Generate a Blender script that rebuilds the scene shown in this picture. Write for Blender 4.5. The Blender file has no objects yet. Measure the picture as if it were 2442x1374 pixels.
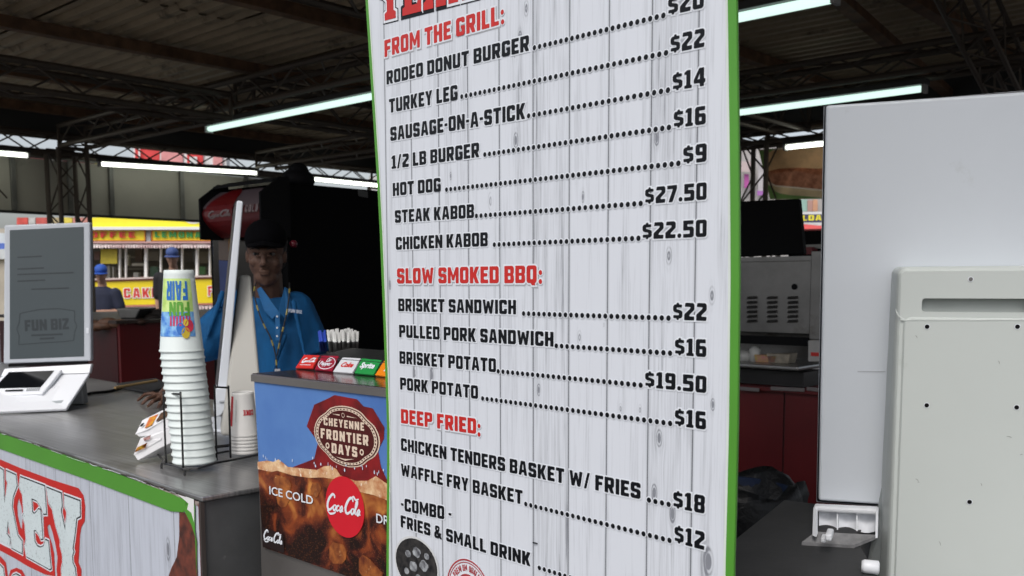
import bpy, bmesh, math, random
from math import sin, cos, radians, pi
from mathutils import Vector as V, Matrix
from mathutils.geometry import tessellate_polygon
random.seed(7)
scene = bpy.context.scene
COL = scene.collection

# ------------------------------------------------------------------ camera
F, PX, PY, H = 2300., 1221., 896., 1.57          # focal length in photo pixels, principal point, eye height
PITCH, ROLL = radians(5.5), radians(-0.15)
fw = V((0, cos(PITCH), -sin(PITCH))); u0 = V((0, sin(PITCH), cos(PITCH))); r0 = V((1, 0, 0))
rt = r0*cos(ROLL) + u0*sin(ROLL); up = u0*cos(ROLL) - r0*sin(ROLL)
CAM = V((0, 0, H))
cam = bpy.data.objects.new('camera', bpy.data.cameras.new('camera')); COL.objects.link(cam)
cam.matrix_world = Matrix(((rt.x, up.x, -fw.x, 0), (rt.y, up.y, -fw.y, 0), (rt.z, up.z, -fw.z, H), (0, 0, 0, 1)))
cam.data.sensor_width = 36; cam.data.lens = F/2442*36
cam.data.shift_x = 0; cam.data.shift_y = (PY-687)/2442
cam.data.clip_start = .05; cam.data.clip_end = 600
cam.data.dof.use_dof = True; cam.data.dof.focus_distance = 1.75; cam.data.dof.aperture_fstop = 10
scene.camera = cam

# ------------------------------------------------------------------ world, sun, exposure
SUN_EL, SUN_AZ = radians(52), radians(200)        # behind the viewer, high, veiled by cloud
w = bpy.data.worlds.new('World'); scene.world = w; w.use_nodes = True
nt = w.node_tree; nt.nodes.clear()
sky = nt.nodes.new('ShaderNodeTexSky'); sky.sky_type = 'NISHITA'; sky.sun_disc = False
sky.sun_elevation = SUN_EL; sky.sun_rotation = SUN_AZ; sky.dust_density = 4; sky.air_density = 1.0; sky.ozone_density = 1
hsv = nt.nodes.new('ShaderNodeHueSaturation'); hsv.inputs['Saturation'].default_value = .42; hsv.inputs['Value'].default_value = 1.0
bg = nt.nodes.new('ShaderNodeBackground'); bg.inputs[1].default_value = .15
wo = nt.nodes.new('ShaderNodeOutputWorld')
nt.links.new(sky.outputs[0], hsv.inputs['Color']); nt.links.new(hsv.outputs[0], bg.inputs[0]); nt.links.new(bg.outputs[0], wo.inputs[0])
sl = bpy.data.lights.new('sun', 'SUN'); sl.energy = .9; sl.angle = radians(25); sl.color = (1, .97, .93)
so = bpy.data.objects.new('sun', sl); COL.objects.link(so)
sd = V((sin(SUN_AZ)*cos(SUN_EL), cos(SUN_AZ)*cos(SUN_EL), sin(SUN_EL)))
so.rotation_euler = sd.to_track_quat('Z', 'Y').to_euler()
scene.view_settings.view_transform = 'Standard'; scene.view_settings.look = 'None'
scene.view_settings.exposure = 0.3; scene.view_settings.gamma = 1; scene.view_settings.use_curve_mapping = False

# ------------------------------------------------------------------ geometry of the place
A = V((-sin(radians(48)), cos(radians(48)), 0))   # along the front of the stand, to the left
B = V((cos(radians(48)), sin(radians(48)), 0))    # into the stand
Z = V((0, 0, 1))
def S(s, t, z): return B*s + A*t + Z*z
def ray(x, y): return fw + rt*((x-PX)/F) - up*((y-PY)/F)
def onz(x, y, z): d = ray(x, y); return CAM + d*((z-H)/d.z)
def ony(x, y, Y): d = ray(x, y); return CAM + d*(Y/d.y)
def onp(x, y, p, n): d = ray(x, y); return CAM + d*((V(p)-CAM).dot(n)/d.dot(n))
def ons(x, y, s): return onp(x, y, B*s, B)
def ont(x, y, t): return onp(x, y, A*t, A)
def zat(x, y, xy):                                # height of pixel row y above ground point xy
    d = ray(x, y); return H + d.z/d.y*xy.y

# ------------------------------------------------------------------ materials
MATS = {}
def mat(name, col=(.5, .5, .5), rough=.5, metal=0., var=.12, scale=8., bump=0., emit=0., stretch=(1, 1, 1), col2=None, spec=.5, alpha=None, coat=0., dirt=None, streak=False):
    if name in MATS: return MATS[name]
    m = bpy.data.materials.new(name); m.use_nodes = True; n = m.node_tree; b = n.nodes['Principled BSDF']
    tc = n.nodes.new('ShaderNodeTexCoord'); mp = n.nodes.new('ShaderNodeMapping'); mp.inputs['Scale'].default_value = stretch
    n.links.new(tc.outputs['Object'], mp.inputs[0])
    nz = n.nodes.new('ShaderNodeTexNoise'); nz.inputs['Scale'].default_value = scale; nz.inputs['Detail'].default_value = 6; nz.inputs['Roughness'].default_value = .6
    n.links.new(mp.outputs[0], nz.inputs['Vector'])
    cr = n.nodes.new('ShaderNodeValToRGB')
    c2 = col2 or tuple(c*(1-var) for c in col)
    cr.color_ramp.elements[0].position = .35; cr.color_ramp.elements[1].position = .68
    cr.color_ramp.elements[0].color = (*c2, 1); cr.color_ramp.elements[1].color = (*col, 1)
    n.links.new(nz.outputs['Fac'], cr.inputs[0])
    last = cr.outputs[0]
    if dirt:
        n2 = n.nodes.new('ShaderNodeTexNoise'); n2.inputs['Scale'].default_value = dirt[1]; n2.inputs['Detail'].default_value = 8; n2.inputs['Roughness'].default_value = .7
        n.links.new(tc.outputs['Object'], n2.inputs['Vector'])
        r2 = n.nodes.new('ShaderNodeValToRGB'); r2.color_ramp.elements[0].position = dirt[2]; r2.color_ramp.elements[1].position = dirt[2]+.12
        n.links.new(n2.outputs['Fac'], r2.inputs[0])
        mx = n.nodes.new('ShaderNodeMixRGB'); mx.inputs[2].default_value = (*dirt[0], 1)
        n.links.new(r2.outputs[0], mx.inputs[0]); n.links.new(last, mx.inputs[1]); last = mx.outputs[0]
    n.links.new(last, b.inputs['Base Color'])
    b.inputs['Metallic'].default_value = metal; b.inputs['Specular IOR Level'].default_value = spec
    if coat: b.inputs['Coat Weight'].default_value = coat; b.inputs['Coat Roughness'].default_value = .12
    mr = n.nodes.new('ShaderNodeMapRange'); mr.inputs[3].default_value = max(.02, rough-.07); mr.inputs[4].default_value = min(1, rough+.09)
    n.links.new(nz.outputs['Fac'], mr.inputs[0]); n.links.new(mr.outputs[0], b.inputs['Roughness'])
    if streak:                                     # fine scratches along the counter
        m2 = n.nodes.new('ShaderNodeMapping'); m2.vector_type = 'TEXTURE'; m2.inputs['Rotation'].default_value = (0, 0, radians(138)); m2.inputs['Scale'].default_value = (1.2, .012, 1)
        n.links.new(tc.outputs['Object'], m2.inputs[0]); n3 = n.nodes.new('ShaderNodeTexNoise'); n3.inputs['Scale'].default_value = 2; n3.inputs['Detail'].default_value = 6; n.links.new(m2.outputs[0], n3.inputs['Vector'])
        r4 = n.nodes.new('ShaderNodeValToRGB'); r4.color_ramp.elements[0].position = .35; r4.color_ramp.elements[0].color = (.62, .62, .62, 1); r4.color_ramp.elements[1].position = .7; r4.color_ramp.elements[1].color = (1.15, 1.15, 1.15, 1); n.links.new(n3.outputs['Fac'], r4.inputs[0])
        m3 = n.nodes.new('ShaderNodeMixRGB'); m3.blend_type = 'MULTIPLY'; m3.inputs[0].default_value = .8; n.links.new(b.inputs['Base Color'].links[0].from_socket, m3.inputs[1]); n.links.new(r4.outputs[0], m3.inputs[2]); n.links.new(m3.outputs[0], b.inputs['Base Color'])
    if bump:
        bp = n.nodes.new('ShaderNodeBump'); bp.inputs['Strength'].default_value = bump; bp.inputs['Distance'].default_value = .004
        n.links.new(nz.outputs['Fac'], bp.inputs['Height']); n.links.new(bp.outputs[0], b.inputs['Normal'])
    if emit:
        b.inputs['Emission Color'].default_value = (*col, 1); b.inputs['Emission Strength'].default_value = emit
    if alpha is not None: b.inputs['Alpha'].default_value = alpha
    MATS[name] = m; return m

def see_through(m, k):
    n = m.node_tree; o = n.nodes['Material Output']; b = n.nodes['Principled BSDF']; t = n.nodes.new('ShaderNodeBsdfTranslucent'); x = n.nodes.new('ShaderNodeMixShader'); x.inputs[0].default_value = k
    n.links.new(b.inputs['Base Color'].links[0].from_socket, t.inputs[0]); n.links.new(b.outputs[0], x.inputs[1]); n.links.new(t.outputs[0], x.inputs[2]); n.links.new(x.outputs[0], o.inputs[0])
def planks(name, w0, knots, off=0., tone=(.585, .61, .66), dark=(.22, .23, .26)):
    """printed white-washed boards: u = metres across, v = metres up (UV map)"""
    m = bpy.data.materials.new(name); m.use_nodes = True; n = m.node_tree; b = n.nodes['Principled BSDF']; N = n.nodes.new; L = n.links.new
    uv = N('ShaderNodeUVMap'); sp = N('ShaderNodeSeparateXYZ'); L(uv.outputs[0], sp.inputs[0])
    def M(op, a, c=None, d=None):
        q = N('ShaderNodeMath'); q.operation = op
        for i, v in enumerate((a, c, d)):
            if v is None: continue
            if isinstance(v, (int, float)): q.inputs[i].default_value = v
            else: L(v, q.inputs[i])
        return q.outputs[0]
    u, v = sp.outputs[0], sp.outputs[1]
    pu = M('DIVIDE', M('ADD', u, off), w0); idx = M('FLOOR', pu); fr = M('FRACT', pu)
    wn = N('ShaderNodeTexWhiteNoise'); wn.noise_dimensions = '1D'; L(idx, wn.inputs['W'])
    # knots push the grain aside and darken
    kd = None; push = None
    for (ku, kv, kr) in knots:
        du = M('DIVIDE', M('SUBTRACT', u, ku), kr); dv = M('DIVIDE', M('SUBTRACT', v, kv), kr*2.4)
        r2 = M('ADD', M('MULTIPLY', du, du), M('MULTIPLY', dv, dv))
        g = M('EXPONENT', M('MULTIPLY', r2, -1.0))
        kd = g if kd is None else M('MAXIMUM', kd, g)
        p = M('MULTIPLY', M('MULTIPLY', du, M('EXPONENT', M('MULTIPLY', r2, -.35))), -kr*.8)
        push = p if push is None else M('ADD', push, p)
    uu = M('ADD', u, push) if push is not None else u
    cb = N('ShaderNodeCombineXYZ'); L(M('MULTIPLY', uu, 330.), cb.inputs[0]); L(M('ADD', M('MULTIPLY', v, 7.), M('MULTIPLY', wn.outputs[0], 40.)), cb.inputs[1]); L(idx, cb.inputs[2])
    g1 = N('ShaderNodeTexNoise'); g1.inputs['Scale'].default_value = 1; g1.inputs['Detail'].default_value = 5; g1.inputs['Roughness'].default_value = .65; g1.inputs['Distortion'].default_value = .5; L(cb.outputs[0], g1.inputs['Vector'])
    cb2 = N('ShaderNodeCombineXYZ'); L(M('MULTIPLY', uu, 55.), cb2.inputs[0]); L(M('MULTIPLY', v, 3.), cb2.inputs[1]); L(idx, cb2.inputs[2])
    g2 = N('ShaderNodeTexNoise'); g2.inputs['Scale'].default_value = 1; g2.inputs['Detail'].default_value = 3; L(cb2.outputs[0], g2.inputs['Vector'])
    f = M('ADD', M('MULTIPLY', g1.outputs['Fac'], .62), M('MULTIPLY', g2.outputs['Fac'], .5))
    f = M('ADD', f, M('MULTIPLY', wn.outputs[0], .10))
    if kd is not None:
        ring = M('MULTIPLY', M('SINE', M('MULTIPLY', kd, 16.)), .10)
        f = M('SUBTRACT', f, M('MULTIPLY', kd, .22)); f = M('SUBTRACT', f, M('MULTIPLY', ring, M('MULTIPLY', kd, 1.2)))
    cr = N('ShaderNodeValToRGB'); e = cr.color_ramp.elements
    e[0].position = .39; e[0].color = (*dark, 1); e[1].position = .63; e[1].color = (*[min(1, c*1.08) for c in tone], 1)
    q = cr.color_ramp.elements.new(.48); q.color = (*[c*.86 for c in tone], 1)
    L(f, cr.inputs[0])
    edge = M('MINIMUM', fr, M('SUBTRACT', 1., fr)); groove = M('LESS_THAN', M('MULTIPLY', edge, w0), .0011)
    soft = N('ShaderNodeMapRange'); soft.inputs[1].default_value = 0; soft.inputs[2].default_value = .0045/w0; soft.inputs[3].default_value = .42; soft.inputs[4].default_value = 0; L(edge, soft.inputs[0])
    mx = N('ShaderNodeMixRGB'); mx.inputs[2].default_value = (.06, .065, .075, 1); L(M('MAXIMUM', M('MULTIPLY', groove, .8), M('MULTIPLY', soft.outputs[0], M('ADD', g2.outputs['Fac'], .1))), mx.inputs[0]); L(cr.outputs[0], mx.inputs[1])
    L(mx.outputs[0], b.inputs['Base Color']); b.inputs['Roughness'].default_value = .38; b.inputs['Specular IOR Level'].default_value = .45
    MATS[name] = m; return m

WHITE = mat('white plastic', (.74, .76, .80), .38, var=.04, scale=3)
GREYW = mat('grey white plastic', (.56, .60, .58), .42, var=.04, scale=2.5, dirt=((.47, .51, .48), 9, .64))
PANELW = mat('white painted panel', (.62, .66, .71), .4, var=.05, scale=2, dirt=((.50, .53, .55), 5, .60))
BLACK = mat('black print', (.006, .007, .010), .36, var=.3, scale=30, spec=.22)
HALO = mat('white print', (.70, .73, .78), .4, var=.03)
REDP = mat('red print', (.55, .018, .014), .42, var=.12, scale=20)
GREEN = mat('green print', (.080, .29, .030), .4, var=.08, scale=6)
STEEL = mat('brushed steel', (.42, .42, .41), .33, metal=.85, var=.35, scale=5, stretch=(1, 1, 1), bump=.15, dirt=((.25, .24, .22), 7, .6))
STEELD = mat('dark steel', (.12, .125, .13), .42, metal=.6, var=.4, scale=6, dirt=((.2, .2, .2), 12, .62))
STEELB = mat('stainless cabinet', (.24, .235, .23), .30, metal=.85, var=.3, scale=4, dirt=((.14, .13, .12), 5, .55))
MBLACK = mat('matt black', (.004, .004, .005), .7, var=.3, spec=.15)
WIRE = mat('black wire coating', (.008, .008, .009), .35, var=.2)
TRUSS = mat('dark truss metal', (.13, .105, .085), .5, metal=.35, var=.4, scale=14, dirt=((.15, .13, .11), 20, .62))
RUST = mat('rusty purlin paint', (.22, .12, .065), .7, var=.5, scale=9)
ROOFM = mat('underside of roof sheet', (.48, .38, .26), .6, metal=.1, var=.35, scale=1.2, dirt=((.10, .08, .06), 2.5, .56))
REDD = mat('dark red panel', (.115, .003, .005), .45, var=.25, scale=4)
RUBBER = mat('dark rubber mat', (.030, .030, .032), .65, var=.25, scale=22, bump=.3)

# ------------------------------------------------------------------ object helpers
def tag(o, label=None, cat=None, group=None, kind=None):
    if label: o['label'] = label
    if cat: o['category'] = cat
    if group: o['group'] = group
    if kind: o['kind'] = kind
    return o
def thing(name, label, cat, loc, group=None):
    o = bpy.data.objects.new(name, None); COL.objects.link(o); o.location = loc; o.empty_display_size = .1
    return tag(o, label, cat, group)
def wloc(o):
    l = V((0, 0, 0))
    while o: l = l + o.location; o = o.parent
    return l
def part(name, verts, faces, m, parent=None, smooth=False, bevel=0, uvs=None, mats=None, fmat=None, seg=2):
    me = bpy.data.meshes.new(name); base = wloc(parent) if parent else (sum((V(v) for v in verts), V())/len(verts))
    me.from_pydata([V(v)-base for v in verts], [], faces); me.validate()
    for x in (mats or [m]): me.materials.append(x)
    if fmat: me.polygons.foreach_set('material_index', fmat)
    if uvs:
        ul = me.uv_layers.new(name='UVMap')
        for lp in me.loops: ul.data[lp.index].uv = uvs[lp.vertex_index]
    if smooth: me.polygons.foreach_set('use_smooth', [True]*len(me.polygons))
    o = bpy.data.objects.new(name, me); COL.objects.link(o)
    if parent: o.parent = parent
    else: o.location = base
    if bevel:
        bm = bmesh.new(); bm.from_mesh(me); bmesh.ops.recalc_face_normals(bm, faces=bm.faces); bm.to_mesh(me); bm.free()
        b = o.modifiers.new('bevel', 'BEVEL'); b.width = bevel; b.segments = seg; b.limit_method = 'ANGLE'; b.angle_limit = radians(35)
    return o
class MB:
    """collects shapes for one mesh"""
    def __init__(s): s.v = []; s.f = []
    def add(s, vs, fs): k = len(s.v); s.v += [V(v) for v in vs]; s.f += [[i+k for i in f] for f in fs]; return s
    def prism(s, pts, vec):
        n = len(pts); vec = V(vec); pts = [V(p) for p in pts]
        s.add(pts + [p+vec for p in pts], [list(range(n)), list(range(2*n-1, n-1, -1))] + [[i, n+i, n+(i+1) % n, (i+1) % n] for i in range(n)]); return s
    def loft(s, a, b):
        n = len(a); s.add(list(a)+list(b), [list(range(n)), list(range(2*n-1, n-1, -1))] + [[i, n+i, n+(i+1) % n, (i+1) % n] for i in range(n)]); return s
    def sbox(s, s0, s1, t0, t1, z0, z1): return s.prism([S(s0, t0, z0), S(s1, t0, z0), S(s1, t1, z0), S(s0, t1, z0)], (0, 0, z1-z0))
    def box(s, c, sx, sy, sz, ax=V((1, 0, 0)), ay=V((0, 1, 0)), az=Z):
        c = V(c); a = ax*sx/2; b = ay*sy/2; h = az*sz/2
        return s.prism([c-a-b-h, c+a-b-h, c+a+b-h, c-a+b-h], az*sz)
    def tube(s, pts, r, n=8, cap=True):
        pts = [V(p) for p in pts]; rs = r if isinstance(r, (list, tuple)) else [r]*len(pts); rings = []; ref = None
        for i, p in enumerate(pts):
            d = (pts[min(i+1, len(pts)-1)] - pts[max(i-1, 0)]).normalized()
            if ref is None: ref = d.orthogonal().normalized()
            ref = (ref - d*ref.dot(d)); ref = ref.normalized() if ref.length > 1e-6 else d.orthogonal().normalized()
            q = d.cross(ref); rings.append([p + (ref*cos(2*pi*k/n) + q*sin(2*pi*k/n))*rs[i] for k in range(n)])
        vs = [v for rg in rings for v in rg]; fs = []
        for i in range(len(pts)-1):
            fs += [[i*n+k, i*n+(k+1) % n, (i+1)*n+(k+1) % n, (i+1)*n+k] for k in range(n)]
        if cap: fs += [list(range(n))[::-1], [(len(pts)-1)*n+k for k in range(n)]]
        return s.add(vs, fs)
    def lathe(s, prof, c, n=32, axis=Z):
        c = V(c); ref = axis.orthogonal().normalized(); q = axis.cross(ref); vs = []; fs = []
        for (r, h) in prof: vs += [c + axis*h + (ref*cos(2*pi*k/n)+q*sin(2*pi*k/n))*r for k in range(n)]
        for i in range(len(prof)-1): fs += [[i*n+k, i*n+(k+1) % n, (i+1)*n+(k+1) % n, (i+1)*n+k] for k in range(n)]
        return s.add(vs, fs)
    def ell(s, c, r, n=14, m=9, R=None):
        vs = []; fs = []; c = V(c)
        for i in range(m+1):
            ph = pi*i/m
            for k in range(n):
                p = V((r[0]*sin(ph)*cos(2*pi*k/n), r[1]*sin(ph)*sin(2*pi*k/n), r[2]*cos(ph)))
                if R: p = R @ p
                vs.append(c+p)
        for i in range(m): fs += [[i*n+k, (i+1)*n+k, (i+1)*n+(k+1) % n, i*n+(k+1) % n] for k in range(n)]
        return s.add(vs, fs)
    def done(s, name, m, parent=None, **k): return part(name, s.v, s.f, m, parent, **k)
def slab(name, pts, vec, m, parent=None, **k): return MB().prism(pts, vec).done(name, m, parent, **k)
def smoothpts(pts, k=4):
    pts = [V(p) for p in pts]; out = []
    for i in range(len(pts)-1):
        p0, p1, p2, p3 = pts[max(i-1, 0)], pts[i], pts[i+1], pts[min(i+2, len(pts)-1)]
        for j in range(k):
            t = j/k; out.append(.5*((2*p1)+(p2-p0)*t+(2*p0-5*p1+4*p2-p3)*t*t+(3*p1-p0-3*p2+p3)*t**3))
    return out+[pts[-1]]
UNIT = {}
def rod(name, a, b, r, m, parent, n=6):
    key = (n, m.name)
    if key not in UNIT:
        q = MB().tube([(0, 0, 0), (0, 0, 1)], 1., n); me = bpy.data.meshes.new(name); me.from_pydata(q.v, [], q.f); me.materials.append(m); UNIT[key] = me
    o = bpy.data.objects.new(name, UNIT[key]); COL.objects.link(o); a = V(a); b = V(b)
    o.parent = parent; o.location = a - (wloc(parent) if parent else V()); o.rotation_mode = 'QUATERNION'
    o.rotation_quaternion = (b-a).to_track_quat('Z', 'Y'); o.scale = (r, r, (b-a).length); return o

# ------------------------------------------------------------------ flat print: frames, polygons, lettering
class Frame:
    """a plane patch: origin, x and y directions, normal towards the viewer; print lies in thin layers on it"""
    def __init__(s, o, ex, ey, n): s.o = V(o); s.ex = V(ex); s.ey = V(ey); s.n = V(n)
    def __call__(s, x, y, l=0.): return s.o + s.ex*x + s.ey*y + s.n*l
def area(p): return sum(p[i][0]*p[(i+1) % len(p)][1]-p[(i+1) % len(p)][0]*p[i][1] for i in range(len(p)))/2
def offs(p, d):
    out = []; n = len(p)
    for i in range(n):
        a, b, c = p[i-1], p[i], p[(i+1) % n]
        e1 = V((b[0]-a[0], b[1]-a[1])); e2 = V((c[0]-b[0], c[1]-b[1]))
        if e1.length < 1e-9 or e2.length < 1e-9: out.append(b); continue
        e1.normalize(); e2.normalize(); n1 = V((e1.y, -e1.x)); n2 = V((e2.y, -e2.x)); m = n1+n2
        if m.length < 1e-4: m = n1.copy()
        m.normalize(); k = d/max(.45, m.dot(n1)); out.append((b[0]+m.x*k, b[1]+m.y*k))
    return out
class Print:
    def __init__(s): s.mb = MB()
    def poly(s, fr, outer, holes=(), layer=.0005, off=0.):
        o = list(outer)
        if area(o) < 0: o = o[::-1]
        hs = []
        for h in holes:
            h = list(h)
            if area(h) > 0: h = h[::-1]
            if off:
                h2 = offs(h, off)
                if area(h2) > -1e-9 or abs(area(h2)) > abs(area(h)): continue
                xs = [p[0] for p in h]; ys = [p[1] for p in h]
                if max(xs)-min(xs) < 2.2*off or max(ys)-min(ys) < 2.2*off: continue
                h = h2
            hs.append(h)
        if off: o = offs(o, off)
        loops = [[V((x, y, 0)) for x, y in o]] + [[V((x, y, 0)) for x, y in h] for h in hs]
        flat = [p for l in loops for p in l]
        tris = tessellate_polygon(loops)
        s.mb.add([fr(p.x, p.y, layer) for p in flat], [list(t) for t in tris]); return s
    def disc(s, fr, x, y, rx, ry=None, layer=.0005, n=20):
        ry = ry or rx; return s.poly(fr, [(x+rx*cos(2*pi*k/n), y+ry*sin(2*pi*k/n)) for k in range(n)], (), layer)
    def ring(s, fr, x, y, r0, r1, layer=.0005, n=40, ky=1.):
        vs = []; fs = []
        for k in range(n):
            c, q = cos(2*pi*k/n), sin(2*pi*k/n); vs += [fr(x+r0*c, y+r0*q*ky, layer), fr(x+r1*c, y+r1*q*ky, layer)]
        for k in range(n): a = 2*k; b = 2*((k+1) % n); fs.append([a, a+1, b+1, b])
        s.mb.add(vs, fs); return s
    def ribbon(s, fr, pts, wd, layer=.0005, k=5, rise=.0004):
        P = smoothpts([V((x, y, 0)) for x, y in pts], k); n = len(P); vs = []; fs = []
        for i, p in enumerate(P):
            d = (P[min(i+1, n-1)]-P[max(i-1, 0)]); d = d.normalized() if d.length > 0 else V((1, 0, 0)); q = V((-d.y, d.x, 0))
            ww = wd*(.55+.45*sin(pi*min(1, max(0, i/(n-1)))))/2 if n > 3 else wd/2
            l = layer + rise*i/n
            vs += [fr(p.x+q.x*ww, p.y+q.y*ww, l), fr(p.x-q.x*ww, p.y-q.y*ww, l)]
        for i in range(n-1): fs.append([2*i, 2*i+1, 2*i+3, 2*i+2])
        s.mb.add(vs, fs); return s
    def done(s, name, m, parent, label=None):
        if not s.mb.v: return None
        o = s.mb.done(name, m, parent)
        if label: o['label'] = label
        return o
R1 = [(2.7, 2.2), (4.4, 2.2), (4.4, 7.8), (2.7, 7.8)]
OO = [(1, 0), (6, 0), (7, 1), (7, 9), (6, 10), (1, 10), (0, 9), (0, 1)]
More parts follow.
